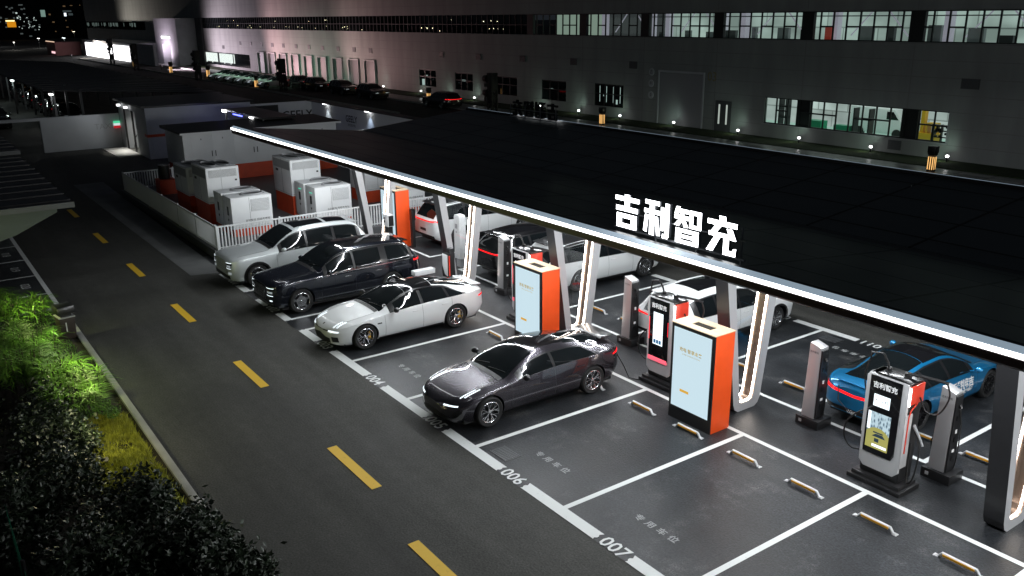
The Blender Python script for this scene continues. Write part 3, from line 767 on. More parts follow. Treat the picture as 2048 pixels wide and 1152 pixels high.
def det_z10(c, bvh, root, add):
    add(raypatch(bvh, 'front_intake', MT['blk'], root, lin(-.60, .60, 20), cst(.25), lambda u: .40-.10*(abs(u)/.6)**2, 4, 'front', .006, False))
    add(raypatch(bvh, 'corner_intake', MT['blkgloss'], root, lin(.62, .80, 6), cst(.28), lambda u: .60-(.80-u)*1.2, 3, 'front', .008))
    add(raypatch(bvh, 'headlight', MT['lampwhite'], root, lin(.40, .74, 10), lambda u: .585+.04*(u-.4), lambda u: .62+.02*(u-.4), 2, 'front', .008))
    for q0, x0 in ((.34, .62), (.42, .68)):
        add(raypatch(bvh, 'light_blade', MT['lampwhite'], root, lin(x0, x0+.03, 3), lambda u: q0+(u-x0)*.2, lambda u: q0+.42, 8, 'top', .006))
    add(raypatch(bvh, 'bonnet_vent', MT['blk'], root, lin(.46, .60, 5), lambda u: 1.16+(.6-u)*.4, lambda u: 1.28+(.6-u)*.4, 3, 'top', .004))
    add(raypatch(bvh, 'tail_lamp', MT['red_light'], root, lin(.0, .72, 18), lambda u: .865, lambda u: .90, 2, 'rear', .008))
    add(raypatch(bvh, 'tail_lamp', MT['red_light'], root, lin(4.62, 4.96, 8), lambda q: .845, lambda q: .875+.12*(q-4.62), 2, 'side', .010))
    add(raypatch(bvh, 'rear_diffuser', MT['blk'], root, lin(-.7, .7, 20), cst(.34), cst(.50), 3, 'rear', .008, False))
    m = MB(); m.prism([(4.50, 1.16), (4.93, 1.155), (4.98, 1.185), (4.55, 1.20)], 'x', -.50, .50); m.box(-.32, -.28, 4.6, 4.72, 1.03, 1.17); m.box(.28, .32, 4.6, 4.72, 1.03, 1.17)
    add(m.build('rear_wing', MT['satinblack'], root, bevel=.006))
    m = MB(); m.lathe([(.075, -.004), (.085, .0), (.095, .004)], (0, 0, 0), 'z', 24); 
def det_suv(front, tailz, tailw):
    def f(c, bvh, root, add):
        L_ = c.L
        if front == 'tall':
            add(raypatch(bvh, 'grille', MT['grillep'], root, lin(-.42, .42, 40), cst(.52), lambda u: .92-.03*(u/.42)**2, 4, 'front', .012, False))
            for u in lin(-.40, .40, 21):
                m = MB(); 
                h0 = bvh.ray_cast(Vector((u, -2, .7)), Vector((0, 1, 0)))[0]
                yy = h0.y if h0 else 0
                m.box(u-.008, u+.008, yy-.035, yy-.012, .54, .91); add(m.build('grille_bar', MT['chrome'], root))
            for (z0, z1) in ((.90, .92), (.67, .69)): add(raypatch(bvh, 'headlight_line', MT['lampwhite'], root, lin(.55, .86, 8), cst(z0), cst(z1), 1, 'front', .012))
            add(raypatch(bvh, 'headlight', MT['lampdark'], root, lin(.53, .87, 8), cst(.69), cst(.90), 2, 'front', .010))
            add(raypatch(bvh, 'headlight_unit', MT['lampclear'], root, lin(.60, .84, 8), cst(.75), cst(.81), 2, 'front', .014))
            add(raypatch(bvh, 'fog_lamp', MT['lampwhite'], root, lin(.72, .82, 4), cst(.50), cst(.54), 1, 'front', .012))
            add(raypatch(bvh, 'lower_grille', MT['blk'], root, lin(-.8, .8, 24), cst(.30), cst(.44), 3, 'front', .008, False))
            add(raypatch(bvh, 'bumper_trim', MT['chrome'], root, lin(-.82, .82, 24), cst(.40), cst(.425), 1, 'front', .012, False))
        elif front == 'm9':
            add(raypatch(bvh, 'grille', MT['p_silver'], root, lin(-.5, .5, 20), cst(.52), cst(.84), 2, 'front', .012, False))
            for z in (.60, .68, .76): add(raypatch(bvh, 'grille_line', MT['blk'], root, lin(-.48, .48, 20), cst(z), cst(z+.008), 1, 'front', .015, False))
            for (z0, z1) in ((.91, .93), (.72, .735)): add(raypatch(bvh, 'headlight_line', MT['lampwhite'], root, lin(.56, .84, 8), cst(z0), cst(z1), 1, 'front', .014))
            add(raypatch(bvh, 'headlight', MT['lampdark'], root, lin(.56, .85, 8), cst(.735), cst(.91), 2, 'front', .010))
            add(raypatch(bvh, 'headlight_unit', MT['lampclear'], root, lin(.62, .82, 8), cst(.77), cst(.84), 2, 'front', .014))
            add(raypatch(bvh, 'fog_lamp', MT['lampclear'], root, lin(.70, .84, 5), cst(.52), cst(.60), 1, 'front', .012))
            add(raypatch(bvh, 'lower_grille', MT['blk'], root, lin(-.75, .75, 24), cst(.30), cst(.47), 3, 'front', .008, False))
        else:
            add(raypatch(bvh, 'lower_grille', MT['blk'], root, lin(-.7, .7, 24), cst(.30), cst(.50), 3, 'front', .008, False))
            add(raypatch(bvh, 'headlight', MT['lampclear'], root, lin(.45, .78, 8), cst(.72), cst(.78), 2, 'front', .010))
        z = tailz
        add(raypatch(bvh, 'tail_lamp', MT['red_light'], root, lin(-tailw, tailw, 30), lambda u: z+.035*(abs(u)/tailw)**2, lambda u: z+.045+.05*(abs(u)/tailw)**3, 2, 'rear', .010, False))
        add(raypatch(bvh, 'tail_lamp', MT['red_light'], root, lin(L_-.32, L_-.10, 6), lambda q: z+.03, lambda q: z+.085, 2, 'side', .010))
        add(raypatch(bvh, 'rear_bumper', MT['blk'], root, lin(-.80, .80, 24), cst(.33), lambda u: .50, 4, 'rear', .010, False))
        add(raypatch(bvh, 'number_plate', MT['plate'], root, lin(-.22, .22, 4), cst(.62), cst(.73), 2, 'rear', .012, False))
        m = MB(); hz = c.t['zc'](c.S['rear'][0]); q = c.S['rear'][0]
        m.prism([(q-.12, hz-.015), (q+.14, hz-.045), (q+.15, hz-.02), (q-.1, hz+.012)], 'x', -.60, .60); add(m.build('roof_spoiler', c.S.get('spoilmat', c.S['paint']), root, bevel=.006))
    return f
MT['grillep'] = mat('grille_dark', (.03, .03, .032), .3, .4)
MT['lampdark'] = mat('lamp_housing', (.015, .017, .02), .12, coat=.6)
SUV = dict(L=5.24, W=2.02, fo=.92, wb=3.17, rw=.39, zm=.66,
 zb='0:.34 .3:.26 4.9:.28 5.24:.42',
 wm='0:.70 .04:.81 .12:.895 .35:.975 .8:1.005 4.4:1.005 4.9:.98 5.1:.93 5.2:.87 5.24:.80',
 ws='0:.66 .04:.77 .12:.86 .35:.94 .8:.975 1.6:.97 4.4:.965 4.9:.93 5.1:.87 5.2:.81 5.24:.74',
 zs='0:.90 .12:.95 .5:1.0 1.5:1.03 3:1.06 4.5:1.09 5.0:1.10 5.24:1.02',
 wr='0:.62 .12:.72 .5:.76 1.0:.78 1.5:.80 1.9:.745 2.35:.69 3:.675 4.3:.665 4.75:.655 5.0:.70 5.15:.72 5.24:.66',
 zr='0:.93 .12:1.01 .5:1.08 1.0:1.12 1.5:1.18 1.9:1.42 2.3:1.62 2.7:1.70 3.5:1.715 4.4:1.67 4.75:1.58 4.95:1.38 5.12:1.17 5.24:1.05',
 zc='0:.96 .12:1.05 .5:1.12 1.0:1.17 1.4:1.20 1.55:1.25 1.95:1.50 2.3:1.70 2.65:1.79 3.4:1.82 4.4:1.775 4.75:1.69 4.95:1.45 5.12:1.20 5.24:1.08')
def place(root, x, y_nose, flip=False):
    """y_nose: world y of the front bumper"""
    ox = root['half']; root.location = (x, y_nose+ox, 0) if not flip else (x, y_nose-ox, 0)
    root.rotation_euler = (0, 0, PI if flip else 0)
    return root
F_ = lambda f: 4+2*f
GF = 'cars parked at the chargers'
specA = dict(SUV, L=5.21, W=2.0, kind='parked_suv', paint=MT['p_silver'], glass=(1.72, 4.86), panes=((1.85, 2.72), (2.80, 3.75), (3.86, 4.70)), wind=(1.56, 2.38), rear=(4.76, 5.05),
  seams=(1.62, 2.76, 3.80), handles=(2.5, 3.55), mirror=1.86, roofglass=((2.5, 3.6), (3.72, 4.5)), rg_t=6.75, rim=MT['rimsilver'], style='five', clad=True, chrome_belt=False, detail=det_suv('m9', 1.0, .8), rearmode='ray', rearwin=(1.22, 1.60, .60, .6))
for k in ('zb', 'wm', 'ws', 'zs', 'wr', 'zr', 'zc'): specA[k] = specA[k].replace('5.24:', '5.21:')
place(make_car(specA, 'silver grey boxy SUV with black roof glass, leftmost in the near row', GF), -.12, -.50)
specB = dict(SUV, kind='parked_suv', paint=MT['p_navy'], glass=(1.72, 4.9), panes=((1.85, 2.74), (2.82, 3.72), (3.96, 4.78)), wind=(1.56, 2.38), rear=(4.76, 5.05),
  seams=(1.60, 2.78, 3.86), handles=(2.52, 3.6), mirror=1.86, roofglass=((2.42, 4.62),), rg_t=6.5, rim=MT['rimsilver'], style='plate', clad=False, sillmat=MT['chrome'], chrome_belt=True, detail=det_suv('tall', 1.0, .8), rearmode='ray', rearwin=(1.22, 1.60, .60, .6), handlemat=MT['chrome'])
place(make_car(specB, 'dark navy SUV with an upright chrome grille between silver SUV and white sedan', GF), 3.46, -.43)
specC = dict(SED, kind='parked_sedan', paint=MT['p_white'], glass=(1.72, 4.22), glo=.12, ws_t=6.0, under_hi=lambda q: 4+2*(1.0-.60*max(0, (q-3.6)/.62)**1.5), phi=lambda q: 4+2*(.88-.52*max(0, (q-3.6)/.62)**1.5), plo=lambda q: 4+2*.16, panes=((1.90, 2.72), (2.82, 3.58), (3.66, 4.1)), wind=(1.46, 2.36), rear=(3.30, 4.66),
  seams=(1.55, 2.76, 3.72), handles=(2.55, 3.5), mirror=1.86, roofglass=((2.37, 3.28),), rg_t=5.75, rim=MT['rimsilver'], style='five', caliper=MT['caliper'], detail=det_e8, mirrormat=MT['satinblack'])
carC = place(make_car(specC, 'white sedan with black roof and yellow brake calipers beside the navy SUV', GF), 7.50, -.24)
SED2 = dict(SED)
specD = dict(SED2, W=1.96, kind='parked_sedan', paint=MT['p_purple'], fo=.93, wb=3.01, rw=.36, glass=(1.74, 4.06), glo=.16, under_hi=lambda q: 4+2*(.86-.5*max(0, (q-3.7)/.36)**2), under_lo=lambda q: 4+2*(.14+.14*max(0, (q-3.7)/.36)**2), plo=lambda q: 4+2*(.18+.14*max(0, (q-3.7)/.36)**2), phi=lambda q: 4+2*(.82-.46*max(0, (q-3.7)/.36)**2), panes=((1.92, 2.76), (2.84, 4.0)), wind=(1.46, 2.36), rear=(3.36, 4.46),
  seams=(1.55, 2.80, 3.80), handles=(2.58, 3.55), mirror=1.88, roofglass=((2.37, 3.34),), rg_t=6.35, rim=MT['rimsilver'], style='y', detail=det_z10, mirrormat=MT['satinblack'])
place(make_car(specD, 'dark purple grey fastback sedan with a rear wing, in bay 005', GF), 13.46, -.17)
# rear row: tails toward the aisle
specE = dict(SUV, kind='parked_suv', paint=MT['p_white'], glass=(1.72, 4.9), panes=((1.85, 2.72), (2.80, 3.75), (3.86, 4.72)), wind=(1.56, 2.38), rear=(4.76, 5.05),
  seams=(1.62, 2.76, 3.80), handles=(2.5, 3.55), mirror=1.86, roofglass=((2.3, 4.72),), rg_t=6.0, rooftop=MT['satinblack'], spoilmat=MT['satinblack'], rim=MT['rimsilver'], style='multi', clad=True, detail=det_suv('plain', 1.02, .84), rearmode='ray', rearwin=(1.16, 1.62, .66, .6))
place(make_car(specE, 'white SUV with black roof seen from behind, leftmost in the rear row', GF), -.62, 13.0, True)
specF = dict(SUV, W=1.96, L=4.95, kind='parked_suv', paint=MT['p_black'], glass=(1.72, 4.6), panes=((1.85, 2.72), (2.80, 3.6), (3.7, 4.4)), wind=(1.5, 2.3), rear=(4.5, 4.8), wb=2.95,
  seams=(1.62, 2.76, 3.70), handles=(2.5, 3.5), mirror=1.86, roofglass=((2.4, 4.3),), rg_t=6.6, rim=MT['rimsilver'], style='multi', detail=det_suv('plain', .96, .80), rearmode='ray', rearwin=(1.08, 1.42, .58, .6))
def squash(sp, L0, L1, zf, keep=.5):
    for k in ('zb', 'wm', 'ws', 'zs', 'wr', 'zr', 'zc'):
        o = []
        for q in sp[k].split():
            a, b = q.split(':'); a = float(a)*L1/L0; b = float(b)
            if k[0] == 'z' and b > .5: b = .5+(b-.5)*zf
            o.append('%.4f:%.4f' % (a, b))
        sp[k] = ' '.join(o)
    sp['L'] = L1
    return sp
squash(specF, 5.24, 4.95, .90)
place(make_car(specF, 'black SUV with a full width red tail light, in the rear row', GF), 4.85, 12.05, True)
specG = dict(SUV, kind='parked_suv', paint=MT['p_white'], glass=(1.62, 4.55), panes=((1.75, 2.58), (2.66, 3.5), (3.6, 4.35)), wind=(1.5, 2.22), rear=(4.5, 4.75), fo=.9, wb=2.94, rw=.38, W=1.96,
  seams=(1.52, 2.62, 3.55), handles=(2.4, 3.38), mirror=1.78, roofglass=((2.15, 4.5),), rg_t=6.0, rooftop=MT['satinblack'], spoilmat=MT['satinblack'], rim=MT['rimsilver'], style='multi', detail=det_suv('plain', .92, .80), rearmode='ray', rearwin=(1.06, 1.42, .62, .6), under_hi=lambda q: F_(1.0), sillmat=MT['blk'])
squash(specG, 5.24, 4.95, .92)
place(make_car(specG, 'white car with black roof beside the black SUV in the rear row', GF), 7.0, 12.6, True)
specH = dict(SUV, kind='parked_suv', paint=MT['p_white'], glass=(1.60, 4.30), panes=((1.73, 2.5), (2.58, 3.38), (3.46, 4.12)), wind=(1.42, 2.16), rear=(4.3, 4.55), fo=.88, wb=2.82, rw=.365, W=1.9,
  seams=(1.5, 2.54, 3.42), handles=(2.3, 3.25), mirror=1.72, roofglass=((2.3, 3.7),), rg_t=6.9, rim=MT['rimsilver'], style='multi', clad=True, detail=det_suv('plain', .90, .78), rearmode='ray', rearwin=(1.02, 1.33, .60, .6))
squash(specH, 5.24, 4.75, .87)
place(make_car(specH, 'white SUV with a dark sunroof behind the charger with the white screen', GF), 13.25, 11.8, True)
specI = dict(SED, L=5.01, kind='parked_sedan', paint=MT['p_blue'], glass=(1.70, 4.28), panes=((1.88, 2.70), (2.80, 3.55), (3.62, 4.05)), wind=(1.46, 2.32), rear=(3.30, 4.66),
  seams=(1.55, 2.74, 3.62), handles=(2.55, 3.4), mirror=1.84, roofglass=((2.33, 3.28),), rg_t=6.12, rim=MT['rimdark'], style='five', detail=None)
def det_blue(c, bvh, root, add):
    add(raypatch(bvh, 'tail_lamp', MT['red_light'], root, lin(-.72, .72, 30), lambda u: .775+.05*(abs(u)/.72), lambda u: .835+.065*(abs(u)/.72), 2, 'rear', .010, False))
    add(raypatch(bvh, 'tail_lamp', MT['red_light'], root, lin(4.68, 4.92, 6), lambda q: .81, lambda q: .87, 2, 'side', .010))
    add(raypatch(bvh, 'rear_diffuser', MT['blk'], root, lin(-.74, .74, 24), cst(.36), lambda u: .49, 3, 'rear', .008, False))
    add(raypatch(bvh, 'headlight', MT['lampwhite'], root, lin(.46, .78, 8), cst(.60), cst(.64), 2, 'front', .010))
    add(raypatch(bvh, 'front_intake', MT['blk'], root, lin(-.5, .5, 20), cst(.27), cst(.46), 4, 'front', .006, False))
    m = MB(); m.prism([(4.66, 1.09), (4.96, 1.05), (4.99, 1.075), (4.70, 1.115)], 'x', -.56, .56); add(m.build('spoiler', c.S['paint'], root, bevel=.008))
    # lettering on the doors (right side of the car)
    for body, s0, z0, size in (('吉利银河', 1.72, .66, .24), ('超级快充体验车', 1.78, .49, .10)):
        me = text_mesh(body, size, align='LEFT', embolden=.008)
        me.transform(frameM((0, 0, 0), (0, 1, 0), (0, 0, 1)))
        for v in me.vertices:
            y = s0+v.co.y; z = z0+v.co.z; h = bvh.ray_cast(Vector((-3, y, z)), Vector((1, 0, 0)))
            v.co = (h[0].x-.008, y, z) if h[0] else (-.95, y, z)
        me.transform(Matrix.Identity(4)); me.materials.clear(); me.materials.append(MT['white'])
        o = bpy.data.objects.new('door_lettering', me); COL.objects.link(o); o.parent = root; add(o)
    me = text_mesh('WEST', .10, embolden=.004); me.transform(frameM((0, 0, 0), (-1, 0, 0), (0, 0, 1)))
    for v in me.vertices: v.co = (v.co.x, 5.025, .43+v.co.z)
    me.materials.clear(); me.materials.append(MT['white']); o = bpy.data.objects.new('plate_lettering', me); COL.objects.link(o); o.parent = root; add(o)
    vs = [(0, 0)]; 
    add(raypatch(bvh, 'window_sticker', MT['sticker'], root, lin(-.46, -.30, 8), lambda u: 4.10-.055*math.sqrt(max(0, 1-((u+.38)/.08)**2)), lambda u: 4.10+.055*math.sqrt(max(0, 1-((u+.38)/.08)**2)), 4, 'top', .012, False))
MT['sticker'] = mat('pale_blue_sticker', (.45, .75, .85), .4)
specI['detail'] = det_blue
place(make_car(specI, 'bright blue sedan with a black roof and white door lettering behind the advert charger', GF), 19.25, 12.05, True)
#@@PART3
# ------------------------------------------------------------------ chargers, posts, advertising boxes
MT['scr_white'] = emis('screen_white', (.86, .95, 1), 1.5)
MT['scr_blue'] = emis('screen_pale_blue', (.60, .77, .85), 1.0)
MT['scr_ink'] = mat('screen_ink', (.03, .06, .09), .5)
MT['gold'] = mat('gold_print', (.50, .36, .10), .5, emit=(.5, .36, .1), estr=.3)
MT['scr_bar'] = emis('screen_bar', (.80, .45, .06), .9)
MT['status_red'] = mat('status_red', (.5, .01, .02), .3, emit=(1, .02, .04), estr=1.6)
MT['status_pink'] = mat('status_pink', (.7, .15, .2), .3, emit=(1, .12, .18), estr=.75)
MT['labelwhite'] = mat('label_white', (.8, .8, .8), .5)
MT['redcap'] = mat('orange_red_cap', (.80, .06, .03), .3, coat=.4)
def advert_mat():
    m = bpy.data.materials.new('advert_screen'); m.use_nodes = True; N = m.node_tree.nodes; L = m.node_tree.links; N.clear()
    tc = N.new('ShaderNodeTexCoord'); sp = N.new('ShaderNodeSeparateXYZ'); L.new(tc.outputs['Object'], sp.inputs[0])
    vo = N.new('ShaderNodeTexVoronoi'); vo.inputs['Scale'].default_value = 26; mp = N.new('ShaderNodeMapping'); mp.inputs['Scale'].default_value = (1, 1, .45)
    L.new(tc.outputs['Object'], mp.inputs[0]); L.new(mp.outputs[0], vo.inputs[0])
    cr = N.new('ShaderNodeValToRGB'); e = cr.color_ramp.elements; e[0].color = (.03, .08, .14, 1); e[0].position = .1; e[1].color = (.55, .72, .80, 1); e[1].position = .6; L.new(vo.outputs['Distance'], cr.inputs[0])
    # olive disc at the foot of the advert
    vm = N.new('ShaderNodeVectorMath'); vm.operation = 'DISTANCE'; vm.inputs[1].default_value = (-.07, -.29, .84)
    L.new(tc.outputs['Object'], vm.inputs[0])
    lt = N.new('ShaderNodeMath'); lt.operation = 'LESS_THAN'; lt.inputs[1].default_value = .30; L.new(vm.outputs['Value'], lt.inputs[0])
    mx = N.new('ShaderNodeMix'); mx.data_type = 'RGBA'; L.new(lt.outputs[0], mx.inputs[0]); L.new(cr.outputs[0], mx.inputs[6]); mx.inputs[7].default_value = (.42, .40, .12, 1)
    em = N.new('ShaderNodeEmission'); em.inputs[1].default_value = .95; L.new(mx.outputs[2], em.inputs[0]); o = N.new('ShaderNodeOutputMaterial'); L.new(em.outputs[0], o.inputs[0]); return m
MT['advert'] = advert_mat()
FX = lambda x, y, z: frameM((x, y, z), (1, 0, 0), (0, 0, 1))   # text on a face toward -y
RX = lambda x, y, z: frameM((x, y, z), (0, 1, 0), (0, 0, 1))   # text on a face toward +x
def charger(x, y, kind, label):
    t = empty('charging_station', (x, y, 0), label, 'charger', 'wide charging stations in the aisle'); t.scale = (1, 1, 1.05)
    m = MB(); m.box(-.56, .56, -.36, .34, .0, .09); m.box(-.50, .50, -.30, .30, .09, .16); m.build('base', MT['blk'], t, bevel=.012)
    def sil(w0, w1, z0, z1, c): return [(-w0+c, z0), (w0-c, z0), (w0-.02, z0+c*.8), (w1, z1-.06), (w1-.03, z1), (-w1+.03, z1), (-w1, z1-.06), (-w0+.02, z0+c*.8)]
    m = MB(); m.prism(sil(.42, .42, .16, 2.14, .05), 'y', -.19, .25); m.build('core', MT['blk'], t, bevel=.01)
    m = MB(); m.prism(sil(.43, .425, .30, 2.14, .12), 'y', -.25, -.19)
    m.box(-.432, -.415, -.25, .14, .95, 2.1); m.box(.415, .432, -.25, -.02, .50, 1.55)
    m.build('shell', MT['alu_lt'], t, bevel=.012)
    m = MB(); m.prism([(-.345, 2.12), (.30, 2.12), (.30, .70), (.25, .60), (-.345, .60)][::-1], 'y', -.268, -.25); m.build('front_glass', MT['blkgloss'], t, bevel=.006)
    m = MB(); m.prism([(-.24, 2.14), (-.24, 2.18), (.24, 2.18), (.42, 2.14), (.42, 2.10), (-.42, 2.10), (-.42, 2.14)][::-1], 'y', -.22, .24); m.build('top_cap', MT['satinblack'], t, bevel=.01)
    text_obj('front_lettering', '吉利智充', .125, MT['labelwhite'], FX(-.03, -.272, 1.95), t, embolden=.004)
    if kind == 'advert':
        m = MB(); m.box(-.23, .10, -.275, -.268, 1.55, 1.78); sc_ = m.build('screen', MT['scr_white'], t)
        text_obj('screen_text', '9:1  2 42', .075, MT['scr_ink'], FX(-.065, -.277, 1.67), sc_)
        m = MB(); m.box(-.30, .16, -.275, -.268, .72, 1.43); s2_ = m.build('screen', MT['advert'], t)
        m = MB(); m.box(-.30, -.24, -.279, -.2755, 1.08, 1.43); m.box(-.16, .14, -.279, -.2755, .76, .81); m.build('screen_graphic', MT['scr_white'], s2_)
        m = MB(); m.box(-.16, .04, -.279, -.2755, 1.03, 1.055); m.prism([(-.18, .96), (.10, .96), (.04, 1.02), (-.10, 1.02)], 'y', -.2795, -.276); m.box(-.12, -.03, -.2797, -.2762, .86, .93); m.build('screen_graphic', MT['scr_ink'], s2_)
        mm = MB(); mm.tube([(.437, .10, 1.76), (.438, .02, 1.70), (.438, -.12, 1.62), (.438, -.16, 1.52), (.438, -.165, .80)], .014, 6); mm.build('accent_line', MT['redcap'], t)
    else:
        m = MB(); m.box(-.20, .12, -.275, -.268, 1.02, 1.80); sc_ = m.build('screen', MT['scr_white'], t)
        for i in range(3):
            m = MB(); m.box(-.17+i*.09, -.10+i*.09, -.279, -.2755, 1.05, 1.14); m.build('screen_graphic', MT['scr_blue_d'], sc_)
        m = MB(); m.box(-.345, .28, -.276, -.252, .60, .70); m.box(-.445, -.432, -.20, .05, 1.0, 2.0); m.build('status_band', MT['status_pink'], t)
        m = MB(); m.box(-.34, -.33, -.274, -.268, 1.10, 1.65); m.box(.285, .293, -.274, -.268, 1.30, 1.65); m.build('status_light', MT['status_red'], t)
    m = MB(); m.box(.425, .452, -.20, .24, 1.74, 2.10); m.build('side_cap', MT['redcap'], t, bevel=.01)
    m = MB(); m.box(.440, .457, -.245, -.215, 1.74, 2.08); m.build('side_lamp', MT['ledbar'], t)
    # cable arms
    m = MB(); m.cyl((-.16, .02, 2.17), (-.16, .02, 2.24), .055, .05); m.tube([(-.16, .02, 2.2), (-.19, .0, 2.32), (-.27, -.02, 2.46), (-.30, -.02, 2.48), (-.52, -.05, 2.44)], .022, 8); m.build('cable_arm', MT['blk'], t, smooth=True)
    m = MB(); m.cyl((.20, .05, 2.17), (.20, .05, 2.24), .065, .06); m.tube([(.20, .05, 2.22), (.45, .12, 2.23), (.78, .20, 2.22), (.88, .24, 2.2)], .03, 8); m.build('cable_arm', MT['blk'], t, smooth=True)
    def cable(pts, r=.016):
        P_ = [Vector(p) for p in pts]; out = []
        for i in range(len(P_)-1):
            a = P_[max(i-1, 0)]; b = P_[i]; c = P_[i+1]; d = P_[min(i+2, len(P_)-1)]
            for k in range(6):
                f = k/6; out.append(.5*((2*b)+(c-a)*f+(2*a-5*b+4*c-d)*f*f+(3*b-a-3*c+d)*f**3))
        out.append(P_[-1]); m = MB(); m.tube(out, r, 7); m.build('cable', MT['rubber'], t, smooth=True)
    cable([(-.50, -.05, 2.43), (-.62, .0, 2.0), (-.60, .02, 1.7), (-.46, .0, 1.5)])
    cable([(-.43, .05, 1.28), (-.62, .0, 1.22), (-.86, -.05, .95), (-.90, -.05, .62), (-.72, -.02, .42), (-.43, .05, .48)])
    cable([(.86, .23, 2.2), (.92, .25, 1.95), (.80, .2, 1.62), (.60, .12, 1.60), (.47, .08, 1.85)])
    cable([(.48, .05, 1.18), (.60, .0, 1.05), (.66, -.05, .75), (.60, -.05, .30), (.48, -.02, .20), (.44, .02, .55), (.43, .05, .95)])
    m = MB(); m.cyl((.44, .05, 1.30), (.62, .0, 1.12), .035, .02, 8); m.cyl((.62, .0, 1.12), (.70, -.02, 1.0), .02, .02, 8); m.build('charging_plug', MT['grey'], t, smooth=True)
    m = MB(); m.cyl((-.43, .03, 1.42), (-.52, .0, 1.26), .035, .02, 8); m.build('charging_plug', MT['grey'], t, smooth=True)
    return t
MT['scr_blue_d'] = emis('screen_icon', (.02, .16, .35), .8)
charger(20.93, 5.62, 'advert', 'silver and black charging station with a colourful advert screen, in front of the blue car')
charger(14.98, 5.62, 'white', 'charging station with a tall white screen and red lights, behind the dark purple sedan')
charger(9.22, 5.62, 'white', 'charging station mostly hidden behind the orange box in the middle')
def slim_post(x, y, label):
    t = empty('charging_post', (x, y, 0), label, 'charging post', 'slim silver charging posts')
    m = MB(); m.box(-.29, .29, -.24, .26, 0, .20); m.build('base', MT['blk'], t, bevel=.008)
    m = MB(); m.box(-.20, -.13, -.247, -.24, .07, .14); m.build('base_label', MT['grey'], t)
    m = MB(); m.hexa([(-.20, -.17, .20), (.12, -.17, .20), (.12, .17, .20), (-.20, .17, .20)], [(-.16, -.14, 1.94), (.12, -.14, 1.86), (.12, .13, 1.86), (-.16, .13, 1.94)]); m.build('column', MT['alu'], t, bevel=.012)
    m = MB(); m.hexa([(.12, -.15, .22), (.16, -.15, .22), (.16, .15, .22), (.12, .15, .22)], [(.12, -.12, 1.82), (.15, -.12, 1.80), (.15, .11, 1.80), (.12, .11, 1.82)]); pn = m.build('side_panel', MT['blk'], t)
    for z0, z1, y0, y1 in ((1.02, 1.10, -.03, .03), (.62, .68, -.05, .03)): MB().box(.158, .164, y0, y1, z0, z1).build('label', MT['labelwhite'], pn)
    for z in (1.35, .90, .50): MB().box(.156, .172, -.05, .05, z-.05, z+.05).build('socket', MT['satinblack'], pn)
    MB().cyl((.15, 0, 1.62), (.19, 0, 1.55), .04, .03, 8).build('plug_holder', MT['satinblack'], pn)
    text_obj('post_lettering', '吉利智充', .055, MT['letter_blk'], FX(-.03, -.150, 1.74), t)
    m = MB(); m.tube([(.17, .02, 1.5), (.21, .05, 1.2), (.22, .06, .8), (.21, .06, .4), (.19, .05, .26)], .012, 6); m.build('cable', MT['rubber'], t, smooth=True)
    m = MB(); m.tube([(-.20, .05, .95), (-.27, .05, .85), (-.31, .05, .65), (-.28, .05, .42), (-.20, .05, .32)], .012, 6); m.build('cable', MT['rubber'], t, smooth=True)
    return t
slim_post(18.56, 6.66, 'slim silver charging post in front of an empty bay, left of the blue car')
slim_post(21.52, 6.68, 'slim silver charging post right of the advert charger beside the blue car')
slim_post(12.42, 6.85, 'slim silver charging post between the middle pillar and the charger with the white screen')
slim_post(6.55, 6.70, 'slim charging post in front of the black SUV, its top catching the light')
def advert_box(x0, y0, label, red=False):
    W_, D, H = 1.25, .62, 2.3
    t = empty('advertising_box', (x0, y0, 0), label, 'advertising box', 'orange advertising boxes with pale blue screens')
    m = MB(); m.box(0, W_, .03, D, 0, H-.02); m.build('casing', MT['orange'], t, bevel=.006)
    m = MB(); m.box(.0, W_-.002, -.0, .029, 0, H-.02); m.build('front_frame', MT['blk'], t)
    m = MB(); m.box(.07, W_-.09, -.006, .001, .32, H-.10); s_ = m.build('screen', MT['scr_blue'], t)
    text_obj('screen_lettering', '充电 智享未来' if not red else '超级快充', .105, MT['gold'] if not red else MT['redcap'], FX(.58, -.009, 1.72), s_, embolden=.002)
    text_obj('screen_lettering', 'SUPER CHARGE STATION', .045, MT['gold'] if not red else MT['redcap'], FX(.60, -.009, 1.62), s_)
    m = MB(); m.box(.32, .58, -.010, -.0065, .72, .78); m.build('screen_bar', MT['scr_bar'], s_)
    m = MB(); z0, z1 = H-.02, H
    m.box(-.01, W_+.01, -.01, .20, z0, z1); m.box(-.01, W_+.01, .42, D+.01, z0, z1); m.box(-.01, .38, .20, .42, z0, z1); m.box(.92, W_+.01, .20, .42, z0, z1)
    m.build('wooden_top', MT['wood'], t)
    m = MB(); m.box(.38, .92, .20, .42, z0-.001, z0+.004); m.box(.39, .91, .21, .215, z0, z1-.004); m.build('planter_recess', MT['soil'], t)
    return t
advert_box(16.33, 4.38, 'tall orange box with a pale blue advertising screen and wooden top, nearest the camera')
advert_box(10.28, 4.40, 'tall orange box with a pale blue screen, behind the dark purple sedan')
advert_box(-2.05, 6.65, 'orange advertising box with small red lettering, farthest away beside the white fence', True)
